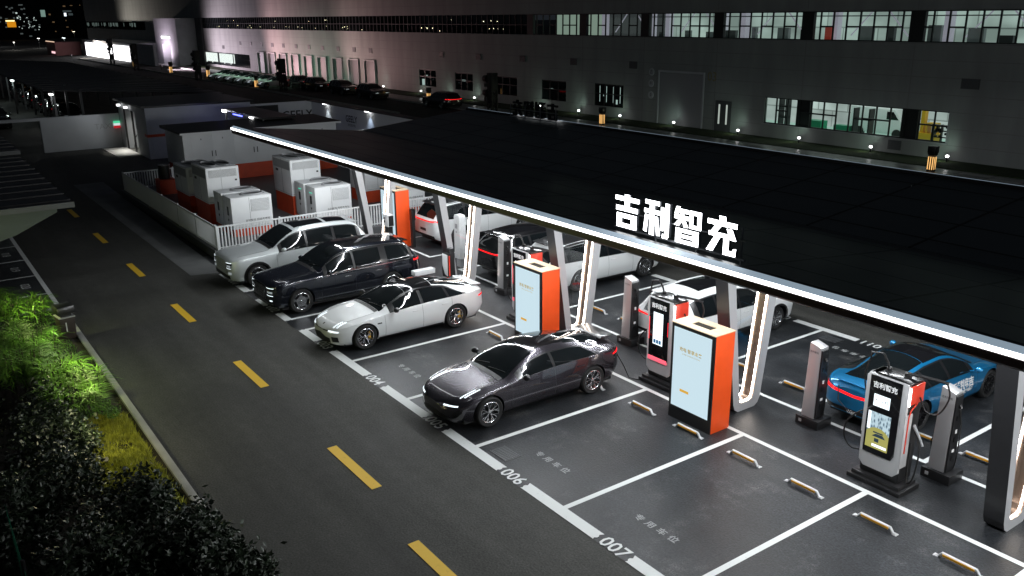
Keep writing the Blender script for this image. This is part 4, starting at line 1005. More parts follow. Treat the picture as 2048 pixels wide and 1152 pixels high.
# small equipment round the far pillars
t = empty('wallbox_post', (5.5, 5.25, 0), 'black post with a white and red wall charger in front of the second pillar', 'charger')
m = MB(); m.hexa([(-.14, -.12, 0), (.14, -.12, 0), (.14, .12, 0), (-.14, .12, 0)], [(-.10, -.10, 1.55), (.10, -.10, 1.55), (.10, .10, 1.55), (-.10, .10, 1.55)]); m.build('post', MT['blk'], t, bevel=.01)
m = MB(); m.box(-.18, .22, -.20, -.10, .60, 1.42); m.build('charger_case', MT['satinblack'], t, bevel=.01)
m = MB(); m.prism([(-.14, .98), (.0, .70), (.17, .66), (.17, 1.38), (-.14, 1.38)], 'y', -.215, -.20); m.build('front_cover', MT['white'], t, bevel=.006)
m = MB(); m.box(.222, .235, -.19, -.15, .68, 1.36); m.build('red_stripe', MT['redcap'], t)
m = MB(); m.tube([(.18, -.1, .8), (.30, -.12, .6), (.28, -.1, .3), (.12, -.05, .22), (.08, .0, .5)], .015, 6); m.build('cable', MT['rubber'], t, smooth=True)
t = empty('charger_tower', (2.95, 7.25, 0), 'tall rounded white charger tower standing right behind the second pillar', 'charger')
m = MB(); m.prism([(-.19, .32), (.19, .32), (.19, 1.85), (.15, 1.95), (-.15, 1.95), (-.19, 1.85)], 'y', -.14, .14); m.build('body', MT['white'], t, bevel=.03)
m = MB(); m.box(-.13, .13, -.09, .09, 0, .32); m.build('foot', MT['grey'], t)
m = MB(); m.box(-.09, .05, -.150, -.141, 1.45, 1.62); m.cyl((-.02, -.14, 1.32), (-.02, -.155, 1.32), .03, n=12); m.build('display', MT['grey'], t)
t = empty('charger_box', (5.1, 4.45, 0), 'low white charger box just behind the white sedan roof', 'charger')
MB().box(-.10, .10, -.15, .15, .0, .72).build('body', MT['greyd'], t, bevel=.02)
MB().box(-.13, .13, -.38, .38, .72, .88).build('cover', MT['white'], t, bevel=.02)
t = empty('charger_box', (-.85, 6.35, 0), 'small white charger box with black sockets beside the farthest orange box', 'charger')
m = MB(); m.box(-.13, .13, -.1, .1, 0, .95); m.build('stand', MT['blk'], t)
m = MB(); m.box(-.2, .2, -.14, .14, .95, 1.42); m.build('body', MT['white'], t, bevel=.015)
MB().box(-.12, -.03, -.155, -.14, 1.1, 1.18).build('socket', MT['blk'], t); MB().box(-.12, -.03, -.155, -.14, 1.24, 1.30).build('socket', MT['blk'], t)
MB().box(.2, .215, -.1, .1, .98, 1.38).build('side_cover', MT['blk'], t)
t = empty('barrier_post', (-.55, 7.25, 0), 'thin black post between the farthest orange box and the white SUV', 'post')
m = MB(); m.box(-.07, .07, -.07, .07, 0, 1.55); m.build('post', MT['blk'], t, bevel=.01); m = MB(); m.box(-.09, .09, -.09, .09, 1.1, 1.55); m.build('head', MT['satinblack'], t, bevel=.01)
# charging cable on the ground behind the purple sedan
m = MB(); m.tube([(13.95, 4.85, .75), (14.15, 5.0, .35), (14.25, 5.1, .03), (14.45, 5.2, .02), (14.52, 5.35, .03)], .012, 6)
tag(m.build('ground_cable', MT['rubber'], smooth=True), 'thin black cable running from the dark purple sedan tail to the charger base', 'cable')
# lead plugged into the blue sedan
m = MB(); m.tube([(18.9, 6.98, .98), (19.0, 6.85, .7), (19.3, 6.8, .55), (19.6, 6.85, .6), (19.75, 6.9, .95)], .011, 6)
tag(m.build('charging_lead', MT['rubber'], smooth=True), 'thin looping black lead hanging at the tail of the blue sedan', 'cable')

# ------------------------------------------------------------------ fenced equipment yard
PZ = .33
struct(MB().box(-18.95, -3.42, .32, 14, 0, PZ).build('platform', MT['greyd'], bevel=.01))
def fence_run(p0, p1, label, closed=False):
    p0 = Vector((*p0, PZ)); p1 = Vector((*p1, PZ)); L_ = (p1-p0).length; d = (p1-p0).normalized(); ang = math.atan2(d.y, d.x)
    t = empty('railing', p0, label, 'fence', 'white railings round the equipment yard', ang)
    m = MB(); m.box(0, L_, -.02, .02, .86, .92); m.box(0, L_, -.015, .015, .06, .10); m.build('rail', MT['fence'], t)
    m = MB(); n = int(L_/(.105 if closed else .125))
    for i in range(n):
        x = (i+.5)*L_/n; m.box(x-(.018 if closed else .026), x+(.018 if closed else .026), -.028 if closed else -.012, .028 if closed else .012, .02, .88)
    m.build('pickets', MT['fence'], t)
    for i in range(int(L_/2.5)+1): x = min(i*2.5, L_); MB().box(x-.03, x+.03, -.03, .03, 0, .96).build('post', MT['fence'], t)
    return t
fence_run((-18.75, .48), (-3.6, .48), 'white railing along the road side of the equipment yard', True)
fence_run((-3.6, .48), (-3.6, 13.6), 'white picket railing behind the silver SUV and the farthest bays')
fence_run((-18.75, .48), (-18.75, 4.5), 'short dim white railing at the far end of the equipment yard')
def cabinet(x0, x1, y0, y1, z1, zo, label, kind='short', lit=False):
    t = empty('equipment_cabinet', (x0, y0, PZ), label, 'cabinet', 'white equipment cabinets on orange bases')
    w_, d = x1-x0, y1-y0; H = z1-PZ; zo -= PZ
    m = MB(); m.box(.03, w_-.03, .03, d-.03, 0, zo); m.build('orange_base', MT['orange_dim'], t)
    m = MB(); m.box(0, w_, 0, d, zo, H); m.build('casing', MT['white'], t, bevel=.012)
    # fan wells on the roof
    n = 1 if kind == 'short' else 2
    for i in range(n):
        cx = w_*.5; cy = d*(.62 if n == 1 else (.30+.42*i)); rx, ry = w_*.36, d*(.26 if n == 1 else .17)
        m = MB(); R0 = [(cx+rx*1.15*math.cos(a), cy+ry*1.15*math.sin(a)) for a in lin(0, 2*PI, 25)[:-1]]; R1 = [(cx+rx*math.cos(a), cy+ry*math.sin(a)) for a in lin(0, 2*PI, 25)[:-1]]
        k = 24; vs = [(x, y, H+.001) for x, y in R0]+[(x, y, H+.07) for x, y in R1]+[(x, y, H+.004) for x, y in R1]
        fs = [[j, (j+1) % k, k+(j+1) % k, k+j] for j in range(k)]+[[k+j, k+(j+1) % k, 2*k+(j+1) % k, 2*k+j] for j in range(k)]
        m.add(vs, fs); m.build('fan_rim', MT['grey'], t, smooth=True)
        m = MB(); m.add([(x, y, H+.006) for x, y in R1], [list(range(k))]); m.build('fan_well', MT['blk'], t)
    # louvre on the +x face
    ya, yb, za, zb = (d*.48, d*.94, H-.62, H-.12) if kind == 'short' else (d*.08, d*.92, H-.42, H-.10)
    m = MB(); m.box(w_+.001, w_+.012, ya, yb, za, zb, 1); nn = 26
    for i in range(nn): y = ya+(yb-ya)*(i+.5)/nn; m.box(w_+.012, w_+.020, y-.009, y+.009, za, zb, 0)
    for i in range(9): z = za+(zb-za)*(i+.5)/9; m.box(w_+.021, w_+.026, ya, yb, z-.006, z+.006, 0)
    m.build('louvre', [MT['white'], MT['greyd']], t)
    m = MB(); m.box(w_+.001, w_+.004, d*.44, d*.447, .1+zo, H-.04); m.box(w_+.001, w_+.004, d*.02, d*.98, zo+.06, zo+.068); m.box(w_*.02, w_*.98, -.004, -.001, zo+.06, zo+.068); m.box(w_*.5, w_*.51, -.004, -.001, zo+.07, H-.04); m.build('panel_seam', MT['greyd'], t)
    if kind == 'short':
        text_obj('cabinet_lettering', '吉利智充 超级充电站', .11, MT['letter_blk'], RX(w_+.004, d*.62, H-.98), t)
        m = MB(); m.box(w_*.45, w_*.62, -.015, -.001, H-.75, H-.40); m.box(w_*.5, w_*.58, -.02, -.001, H-.98, H-.90); m.build('handle', MT['blk'], t)
        if lit:
            m = MB(); m.box(w_*.40, w_*.7, -.012, -.001, H-.28, H-.25); m.build('status_lamp', MT['greenlamp'], t)
    else:
        m = MB(); m.box(w_+.001, w_+.02, d*.86, d*.92, H-.62, H-.55); m.box(w_*.18, w_*.3, -.015, -.001, H-.62, H-.52); m.build('handle', MT['blk'], t)
        m = MB(); m.box(w_*.03, w_*.95, -.006, -.001, H-.45, H-.08); m.build('side_louvre', MT['grey'], t)
    return t
MT['greenlamp'] = mat('green_lamp', (.1, .6, .4), .4, emit=(.1, .9, .6), estr=.8)
cabinet(-6.2, -5.2, 1.63, 3.3, 1.92, .64, 'low white cabinet on an orange base, nearest the corner of the railing')
cabinet(-7.28, -6.28, 1.60, 3.24, 1.95, .62, 'low white cabinet directly behind the one at the railing corner')
cabinet(-10.1, -8.05, 1.60, 3.0, 2.74, 1.22, 'tall white cabinet with a wide louvre behind the two low ones at the railing corner', 'tall')
cabinet(-13.1, -11.0, 1.60, 3.0, 2.38, 1.10, 'tall cabinet at the far left of the yard, half hidden by the next one', 'tall')
cabinet(-6.2, -5.2, 5.2, 6.85, 1.92, .50, 'low white cabinet with green lamps in the middle of the yard, beside the far pillar', lit=True)
cabinet(-7.28, -6.28, 5.15, 6.75, 1.95, .50, 'second low cabinet of the middle pair, just left of the one by the far pillar', lit=True)
cabinet(-9.6, -7.5, 5.1, 6.5, 2.80, 1.22, 'tall white cabinet under the canopy light line', 'tall')
cabinet(-6.2, -5.2, 8.9, 10.5, 1.92, .50, 'low white cabinet seen past the farthest orange box')
cabinet(-9.6, -8.0, 8.9, 10.4, 2.2, .9, 'dim cabinet deep in the yard right of the container', 'tall')
t = empty('bin_stand', (-16.6, 2.0, PZ), 'black drum on an orange block at the left end of the yard', 'bin')
m = MB(); m.box(-.5, .4, -.35, .45, 0, .72); m.build('block', MT['orange_dim'], t)
m = MB(); m.cyl((-.15, .05, .72), (-.15, .05, 1.4), .27, .29, 18); m.build('drum', MT['blk'], t, smooth=True)
m = MB(); m.lathe([(.28, 0), (.30, .0), (.30, .03), (.28, .03)], (-.15, .05, 1.4), 'z', 18); m.build('rim', MT['chrome'], t)
# container
t = empty('equipment_container', (-20.1, 7.8, PZ), 'long white container with doors, a dark flat roof and an orange base in the yard', 'container')
t_off = Vector((20.1, -7.8, -PZ))
def cpart(m, n, mt, **k):
    o = m.build(n, mt, t, **k); o.location = t_off; return o
m = MB(); m.box(-21.8, -18.4, 3.58, 12.3, 1.14, 2.98); cpart(m, 'body', MT['white'], bevel=.01)
m = MB(); m.box(-21.75, -18.45, 3.63, 12.25, PZ, 1.14); cpart(m, 'base', MT['orange_dim'])
m = MB(); m.hexa([(-22.1, 3.4, 2.98), (-18.15, 3.4, 2.98), (-18.15, 12.5, 2.98), (-22.1, 12.5, 2.98)], [(-22.1, 3.4, 3.14), (-18.15, 3.4, 3.06), (-18.15, 12.5, 3.06), (-22.1, 12.5, 3.14)]); cpart(m, 'roof', MT['blk'])
m = MB(); m.box(-18.14, -18.12, 3.4, 12.5, 2.95, 3.05); cpart(m, 'roof_trim', MT['white'])
for k, y in enumerate((4.0, 5.15, 6.3, 7.45, 8.6, 9.75, 10.9)):
    m = MB(); m.box(-18.397, -18.385, y, y+1.12, 1.22, 2.86); d_ = cpart(m, 'door', MT['white'], bevel=.004)
    m = MB(); m.box(-18.384, -18.36, y+(1.02 if k % 2 == 0 else .06), y+(1.06 if k % 2 == 0 else .1), 1.7, 2.0); m.box(-18.384, -18.37, y+.5, y+.54, 2.6, 2.68); m.build('handle', MT['blk'], d_)
# yard hut with the lit doorway
t = empty('white_hut', (-34.7, 8.2, 0), 'white flat roofed hut with a brightly lit open doorway and an orange stripe', 'hut')
t_off = Vector((34.7, -8.2, 0))
m = MB(); m.box(-38.5, -30.9, 7.0, 11.7, 0, 3.3); m.box(-33.75, -30.9, 4.75, 7.0, 0, 3.3); m.box(-38.5, -37.3, 4.75, 7.0, 0, 3.3); m.box(-37.3, -33.75, 4.75, 7.0, 2.85, 3.3); cpart(m, 'walls', MT['white2'])
m = MB(); m.box(-38.7, -30.7, 4.5, 11.9, 3.3, 3.42); cpart(m, 'roof', MT['blk'])
m = MB(); m.box(-35.3, -35.15, 4.85, 4.95, 0, 2.85); m.box(-37.3, -37.2, 4.8, 4.9, 0, 2.85); m.box(-37.3, -33.75, 5.9, 5.95, .0, 2.8, 1); cpart(m, 'door_frame', [MT['blk'], MT['white']])
for y in (5.0, 7.05, 9.1): 
    m = MB(); m.box(-30.9, -30.88, y, y+1.85, .1, 2.6); 
    for i in range(12): m.box(-30.88, -30.87, y+.02, y+1.83, .15+i*.2, .17+i*.2)
    cpart(m, 'shutter', MT['white2'])
m = MB(); m.box(-30.9, -30.86, 4.75, 11.7, 1.42, 1.60); m.box(-31.6, -30.86, 4.73, 4.75, 1.42, 1.60); cpart(m, 'orange_stripe', MT['orange_dim'])
for x in (-37.2, -35.1):
    m = MB(); m.box(x-.14, x+.14, 4.42, 4.62, 2.98, 3.12); cpart(m, 'door_lamp', MT['bulb_soft'])
text_obj('wall_lettering', 'GEELY', .5, MT['grey'], FX(1.6, -3.48, 1.9) , t)
area_light('hut_door_lamp', (-35.5, 5.3, 2.7), 3, .5, 30, (1, .97, .9), spread=math.radians(80)); area_light('hut_ramp_lamp', (-35.5, 4.1, 2.95), 2.6, .2, 26, (1, .97, .9), (0, 0, 0), math.radians(55))
spot('door_lamp_spill', (-36.4, 3.6, 3.0), (-38.6, 1.4, 1.2), 55, (.92, .96, 1), 110, .9)
struct(MB().box(-37.9, -33.0, 3.2, 4.72, 0, .05).build('ramp', MT['conc']))
m = MB(); m.tube([(-36.0, 5.6, 1.4), (-35.7, 5.3, 1.5), (-35.2, 5.2, 1.35), (-35.9, 5.1, .9), (-36.1, 5.0, .2), (-35.3, 4.9, .1), (-34.6, 4.8, .1)], .03, 6)
tag(m.build('hose', MT['rubber'], smooth=True), 'dark hose hanging in the lit doorway of the hut', 'hose')
o = MB().box(-38.68, -38.62, 4.3, 4.62, 1.6, 1.85).build('exit_sign', MT['exit_green']) if 'exit_green' in MT else None
MT['exit_green'] = emis('sign_green', (.1, .8, .4), .8); MT['exit_red'] = emis('sign_red', (.8, .03, .04), .5); MT['exit_white'] = emis('sign_white', (.8, .9, .9), .8)
t = empty('display_board', (-38.45, 4.5, 1.35), 'small glowing board, green above red, on the white wall by the lit doorway', 'sign')
m = MB(); m.box(0, .04, -.22, .22, .34, .50); m.build('green_band', MT['exit_green'], t); m = MB(); m.box(0, .04, -.22, .22, .18, .34); m.build('white_band', MT['exit_white'], t); m = MB(); m.box(0, .04, -.22, .22, 0, .18); m.build('red_band', MT['exit_red'], t)
t = empty('boundary_wall', (-38.6, 2.2, 0), 'plain white wall left of the lit doorway', 'wall')
m = MB(); m.box(-.35, .0, -2.54, 2.55, 0, 2.36); m.build('wall', MT['white2'], t); text_obj('wall_lettering', 'TAXI', .55, MT['grey'], RX(.004, 1.45, 1.5), t)
t = empty('height_barrier', (-38.7, -6, 0), 'long white horizontal beam crossing the road at the far left', 'barrier')
m = MB(); m.box(-.12, .12, -8, 5.7, 2.18, 2.38); m.build('beam', MT['white2'], t); m = MB(); m.box(-.1, .1, -7.9, -7.6, 0, 2.18); m.build('post', MT['white2'], t)
# lettered white walls behind the container
t = empty('screen_wall', (-32, 14.2, 0), 'white wall with large dark lettering behind the container, beside a black opening', 'wall')
m = MB(); m.box(-.25, 0, -2.5, -2.2, 0, 3.0); m.box(-.25, 0, -2.2, -.1, 2.86, 3.0); m.box(-.25, 0, -.1, 2.5, 0, 3.0); m.build('wall', MT['white'], t)
m = MB(); m.box(-.22, -.05, -2.2, -.1, 0, 2.86); m.build('opening', MT['blk'], t)
text_obj('wall_lettering', 'GEELY', .82, MT['letter_blk'], RX(.01, 1.28, 2.05), t, embolden=.012)
t = empty('screen_wall', (-17, 16.6, 0), 'long white wall with small dark lettering and two downlights, left of the canopy roof', 'wall')
m = MB(); m.box(-15, 13, 0, .25, 0, 3.0); m.build('wall', MT['white'], t)
m = MB(); m.box(-15, 13, -.35, .3, 3.0, 3.06); m.build('coping', MT['blk'], t)
text_obj('wall_lettering', 'GEELY', .62, MT['letter_blk'], FX(-8.4, -.01, 2.20), t, embolden=.01); text_obj('wall_lettering', '吉利智能充电', .2, MT['letter_blk'], FX(-8.4, -.01, 1.80), t)
for x in (-12.1, -5.55):
    m = MB(); m.box(x-.22, x+.22, -.30, -.15, 2.95, 3.0); m.build('downlight', MT['bulb'], t)
    spot('wall_wash', (-17+x, 16.28, 2.93), (-17+x, 16.5, 1.2), 55, (.85, .95, 1) if x < -8 else (.6, .75, 1), 75, .9, .05)
t = empty('small_shelter', (-24, 9.7, 0), 'small dark flat shelter roof with white and blue lamps behind the container', 'shelter')
m = MB(); m.box(-3.4, 3.6, -1.0, 1.0, 3.18, 3.28); m.build('roof', MT['blk'], t)
for x, y in ((-3.2, -.9), (3.4, -.9), (-3.2, .9), (3.4, .9)): MB().box(x-.05, x+.05, y-.05, y+.05, 0, 3.18).build('post', MT['greyd'], t)
m = MB(); m.box(-3.3, -2.75, -1.12, -1.0, 3.10, 3.24); m.box(1.6, 2.1, -1.1, -1.0, 3.14, 3.2); m.build('lamp', MT['bulb'], t)
m = MB(); m.box(-1.4, 0.2, -1.06, -1.0, 3.08, 3.14); m.build('blue_lamp', emis('lamp_blue', (.1, .12, 1), 6), t)
point('shelter_light', (-27.6, 8.3, 3.0), 9, (.7, .75, 1)); point('shelter_blue', (-28.6, 8.9, 3.3), 7, (.15, .12, 1), .15)
point('hut_side_light', (-25.5, 7.6, 2.6), 12, (.85, .93, 1))

# ------------------------------------------------------------------ solar carports at the left
MT['carport_black'] = mat('carport_panel', (.012, .013, .015), .4, spec=.3)
def carport(x0, x1, y0, y1, z0, z1, label, ribs, posts=True, trim=True):
    t = empty('solar_carport', ((x0+x1)/2, (y0+y1)/2, 0), label, 'carport'); ox, oy = (x0+x1)/2, (y0+y1)/2
    a, b = x0-ox, x1-ox; c, d = y0-oy, y1-oy
    m = MB(); m.hexa([(a, c, z0-.08), (b, c, z0-.08), (b, d, z1-.08), (a, d, z1-.08)], [(a, c, z0), (b, c, z0), (b, d, z1), (a, d, z1)]); m.build('roof', MT['carport_black'], t)
    m = MB()
    for i in range(ribs): x = a+(b-a)*(i+.5)/ribs; m.hexa([(x-.03, c, z0), (x+.03, c, z0), (x+.03, d, z1), (x-.03, d, z1)], [(x-.03, c, z0+.04), (x+.03, c, z0+.04), (x+.03, d, z1+.04), (x-.03, d, z1+.04)])
    m.build('ribs', MT['blk'], t)
    if trim:
        m = MB(); m.hexa([(b, c, z0-.12), (b+.06, c, z0-.12), (b+.06, d, z1-.12), (b, d, z1-.12)], [(b, c, z0+.06), (b+.06, c, z0+.06), (b+.06, d, z1+.06), (b, d, z1+.06)]); m.build('edge_trim', MT['greyd'], t)
    n = max(2, int((x1-x0)/6))
    for i in range(n+1):
        x = a+.3+(b-a-.6)*i/n
        MB().box(x-.08, x+.08, c+2.4, c+2.56, 0, z0-.1).build('post', MT['greyd'], t)
        if (y1-y0) > 9: MB().box(x-.08, x+.08, d-2.5, d-2.34, 0, z1-.1).build('post', MT['greyd'], t)
    return t
carport(-15.4, -2.4, -11.5, -4.4, 2.98, 2.98, 'black ribbed carport roof at the left edge with a pale front trim', 10)
carport(-26.2, -16.9, -11.5, -4.15, 2.98, 2.98, 'second black carport roof at the left edge, beyond the nearer one', 7)
m = MB(); m.prism([(-10.6, .9), (-6.2, 2.1), (-4.9, 2.7), (-4.9, 2.86), (-10.6, 2.86)], 'x', -2.75, -2.68); tag(m.build('wind_panel', mat('pale_green_panel', (.07, .09, .08), .5)), 'pale green sloping panel under the front edge of the nearer left carport', 'panel')
carport(-110, -42, .6, 13.5, 4.0, 3.1, 'very large black carport roof in the upper left, its panels catching streaks of light', 24, trim=False)
lot = MB().quad((-120, -4, .004), (-41, -4, .004), (-41, 18, .004), (-120, 18, .004)).build('car_park', MT['road']); struct(lot)
#@@PART4
# ------------------------------------------------------------------ factory building
def wall_mat():
    m, N, L, b = nm('factory_cladding')
    g = N.new('ShaderNodeNewGeometry'); sp = N.new('ShaderNodeSeparateXYZ'); L.new(g.outputs['Position'], sp.inputs[0])
    def line(sock, period, width, off=0):
        a = N.new('ShaderNodeMath'); a.operation = 'ADD'; a.inputs[1].default_value = off+1000*period; L.new(sock, a.inputs[0])
        q = N.new('ShaderNodeMath'); q.operation = 'MODULO'; q.inputs[1].default_value = period; L.new(a.outputs[0], q.inputs[0])
        r = N.new('ShaderNodeMath'); r.operation = 'LESS_THAN'; r.inputs[1].default_value = width; L.new(q.outputs[0], r.inputs[0]); return r.outputs[0]
    h = line(sp.outputs['Z'], 1.0, .045, .08); v = line(sp.outputs['X'], 8.0, .07, 2.0)
    mx = N.new('ShaderNodeMath'); mx.operation = 'MAXIMUM'; L.new(h, mx.inputs[0]); L.new(v, mx.inputs[1])
    n = N.new('ShaderNodeTexNoise'); n.inputs['Scale'].default_value = .8; n.inputs['Detail'].default_value = 6; mp_ = N.new('ShaderNodeMapping'); mp_.inputs['Scale'].default_value = (1, 1, .18); L.new(g.outputs['Position'], mp_.inputs[0]); L.new(mp_.outputs[0], n.inputs[0])
    r = N.new('ShaderNodeMapRange'); r.inputs[1].default_value = .3; r.inputs[2].default_value = .7; r.inputs[3].default_value = .86; r.inputs[4].default_value = 1.12; L.new(n.outputs[0], r.inputs[0])
    c = N.new('ShaderNodeVectorMath'); c.operation = 'SCALE'; c.inputs[0].default_value = (.30, .32, .31); L.new(r.outputs[0], c.inputs['Scale'])
    m2 = N.new('ShaderNodeMix'); m2.data_type = 'RGBA'; L.new(mx.outputs[0], m2.inputs[0]); L.new(c.outputs[0], m2.inputs[6]); m2.inputs[7].default_value = (.25, .255, .25, 1)
    L.new(m2.outputs[2], b.inputs['Base Color']); b.inputs['Roughness'].default_value = .65; return m
MT['clad'] = wall_mat()
def interior_mat(name, col, s0, s1):
    m = bpy.data.materials.new(name); m.use_nodes = True; N = m.node_tree.nodes; L = m.node_tree.links; N.clear()
    g = N.new('ShaderNodeNewGeometry'); n = N.new('ShaderNodeTexNoise'); n.inputs['Scale'].default_value = .28; n.inputs['Detail'].default_value = 2; mp = N.new('ShaderNodeMapping'); mp.inputs['Scale'].default_value = (1, 1, 2.2)
    L.new(g.outputs['Position'], mp.inputs[0]); L.new(mp.outputs[0], n.inputs[0])
    br = N.new('ShaderNodeTexBrick'); mp2 = N.new('ShaderNodeMapping'); mp2.inputs['Rotation'].default_value = (PI/2, 0, 0); L.new(g.outputs['Position'], mp2.inputs[0]); L.new(mp2.outputs[0], br.inputs[0])
    br.inputs['Scale'].default_value = 1; br.inputs['Brick Width'].default_value = 2.7; br.inputs['Row Height'].default_value = 1.3; br.inputs['Mortar Size'].default_value = .05
    br.inputs['Color1'].default_value = (1, 1, 1, 1); br.inputs['Color2'].default_value = (.72, .72, .72, 1); br.inputs['Mortar'].default_value = (.45, .45, .45, 1)
    r = N.new('ShaderNodeMapRange'); r.inputs[1].default_value = .35; r.inputs[2].default_value = .65; r.inputs[3].default_value = s0; r.inputs[4].default_value = s1; L.new(n.outputs[0], r.inputs[0])
    mu = N.new('ShaderNodeVectorMath'); mu.operation = 'MULTIPLY'; L.new(br.outputs[0], mu.inputs[0]); mu.inputs[1].default_value = col
    e = N.new('ShaderNodeEmission'); L.new(mu.outputs[0], e.inputs[0]); L.new(r.outputs[0], e.inputs[1]); o = N.new('ShaderNodeOutputMaterial'); L.new(e.outputs[0], o.inputs[0]); return m
MT['int_wall'] = interior_mat('lit_interior_wall', (.56, .76, .68), .36, .66)  # interior walls, columns and floor carry the room light as their own glow
MT['int_unused'] = emis('lit_interior_wall', (.56, .76, .68), .50)
MT['int_wall2'] = interior_mat('lit_workshop_wall', (.62, .78, .72), .45, .85)
MT['int_dim'] = emis('dim_interior_wall', (.25, .30, .30), .12)
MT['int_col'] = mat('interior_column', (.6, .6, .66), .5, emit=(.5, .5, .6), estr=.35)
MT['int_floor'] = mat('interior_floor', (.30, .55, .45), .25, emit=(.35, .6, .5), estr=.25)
fb = empty('factory_building', (-60, 44, 0), 'huge grey clad factory building with a long high window band and a lit workshop window', 'building')
FO = Vector((60, -44, 0))
def fp(m, n, mt, **k):
    o = m.build(n, mt, fb, **k); o.location = FO; return o
XL, XR, YW = -257.0, 14.0, 44.0
# front wall with openings: list of (x0,x1,z0,z1)
wins = [(-64.1, -60.2, .95, 2.85), (-56.05, -52.4, .95, 2.80), (-48.2, -44.2, .95, 2.80), (-40.1, -36.3, .95, 2.82), (-32.2, -28.35, .95, 2.90), (-13.1, .82, 1.05, 2.95)]
zcut = [(0, .95), (.95, 2.95), (2.95, 6.98), (8.92, 16)]
m = MB()
m.box(XL, XR, YW, YW+.3, 0, .95); 
xs = XL
for (a, b, c, d) in wins:
    m.box(xs, a, YW, YW+.3, .95, 2.95); 
    if c > .96: m.box(a, b, YW, YW+.3, .95, c)
    if d < 2.94: m.box(a, b, YW, YW+.3, d, 2.95)
    xs = b
m.box(xs, XR, YW, YW+.3, .95, 2.95)
m.box(XL, XR, YW, YW+.3, 2.95, 7.0)
m.box(XL, -147.6, YW, YW+.3, 7.0, 8.9); m.box(XL, XR, YW-.12, YW+.3, 8.9, 22)
fp(m, 'front_wall', MT['clad'])
m = MB(); m.box(XL, XR, YW+.3, 90, 21, 22); m.box(XL, XL+.3, YW+.3, 90, 0, 21); fp(m, 'shell', MT['clad'])
# window band: dark stretch
m = MB(); m.box(-147.6, -42, YW+.16, YW+.2, 7.0, 8.9); m.box(-257, -190, YW-.02, YW-.01, 6.3, 8.2); fp(m, 'dark_band', MT['windark'])
m = MB()
for i in range(106): x = -147.6+i*1.0; m.box(x, x+.09, YW+.08, YW+.15, 7.0, 8.9)
m.box(-147.6, -42, YW+.07, YW+.15, 7.88, 7.96); fp(m, 'band_mullions', MT['frame_dark'])
m = MB(); 
for k in range(34):
    x = rng.uniform(-256, -195); m.box(x, x+rng.uniform(.4, .9), YW-.05, YW-.03, 6.9+rng.uniform(0, .3), 7.9)
fp(m, 'lit_slats', emis('dim_lit_slat', (.45, .6, .55), .16))
m = MB()
for k in range(46):
    x = rng.uniform(-140, -44); z = rng.choice([7.25, 7.4, 7.5, 8.3])+rng.uniform(-.1, .1); s_ = .06*rng.uniform(.7, 1.5); m.box(x, x+s_*1.5, YW+.145, YW+.158, z, z+s_)
fp(m, 'interior_lamps', emis('far_lamp', (1, .95, .6), 3))
# lit band, 8 m bays with 1 m panes
m = MB()
for k in range(-5, 2):
    xc = -2+8*k
    c = MB(); c.box(xc-.48, xc+.48, YW+.02, YW+.3, 7.0, 8.9); fp(c, 'band_column', MT['frame_dark'])
    for j in range(1, 8):
        x = xc+j; 
        if xc+j < -41.3: continue
        m.box(x-.045, x+.045, YW+.06, YW+.16, 7.0, 8.9)
    for j in (1, 3, 5, 6) if k % 2 else (0, 2, 4, 6):
        a = xc+j+(.48 if j == 0 else 0)
        if a < -41.3: continue
        m.box(a, xc+j+1, YW+.07, YW+.15, 7.86, 7.96)
m.box(-42, XR, YW+.05, YW+.17, 7.0, 7.07); m.box(-42, XR, YW+.05, YW+.17, 8.83, 8.9)
fp(m, 'window_frame', MT['frame_dark'])
m = MB(); m.quad((-42, YW+.11, 7.0), (XR, YW+.11, 7.0), (XR, YW+.11, 8.9), (-42, YW+.11, 8.9)); fp(m, 'band_glass', MT['glasspane'])
m = MB(); m.box(-27, XR, YW+3.4, YW+3.5, 5, 9.6); fp(m, 'interior_wall', MT['int_wall'])
m = MB(); m.box(-34.8, -27, YW+3.4, YW+3.5, 5, 9.6); m.box(-31.5, -27, YW+.4, YW+.5, 5, 6.0); fp(m, 'interior_wall', MT['int_dim'])
m = MB(); m.box(-42, -34.8, YW+3.4, YW+3.5, 5, 9.6); fp(m, 'interior_wall', emis('lit_interior_green', (.45, .62, .50), .40))
m = MB()
for k in range(-4, 2):
    xc = -2+8*k; m.box(xc+.9, xc+1.35, YW+1.5, YW+2.0, 5, 9.6); m.box(xc+6.0, xc+6.3, YW+2.8, YW+3.1, 5, 9.6)
    m.cyl((xc+2.0, YW+2.2, 7.3), (xc+3.8, YW+2.2, 9.2), .05, n=6); m.cyl((xc+4.4, YW+2.2, 9.2), (xc+6.2, YW+2.2, 7.3), .05, n=6)
fp(m, 'interior_column', MT['int_col'])
for k in range(16):
    x = -26+k*2.35+rng.uniform(-.4, .4); w__ = rng.uniform(.3, 1.1); h__ = rng.uniform(.3, 1.0); fp(MB().box(x, x+w__, YW+2.0, YW+2.3, 6.5, 7.0+h__), 'shelf_unit', [MT['greyd'], MT['grey'], MT['white2']][k % 3])
fp(MB().box(-27, XR, YW+1.0, YW+1.08, 8.55, 8.62), 'interior_pipe', MT['grey'])
m = MB(); m.box(-11.9, -11.4, YW+2.6, YW+2.9, 7.0, 7.9); m.box(-9.4, -8.9, YW+1.2, YW+1.5, 6.6, 7.85); fp(m, 'interior_cabinet', mat('interior_red', (.4, .03, .02), .5, emit=(.4, .05, .03), estr=.25))
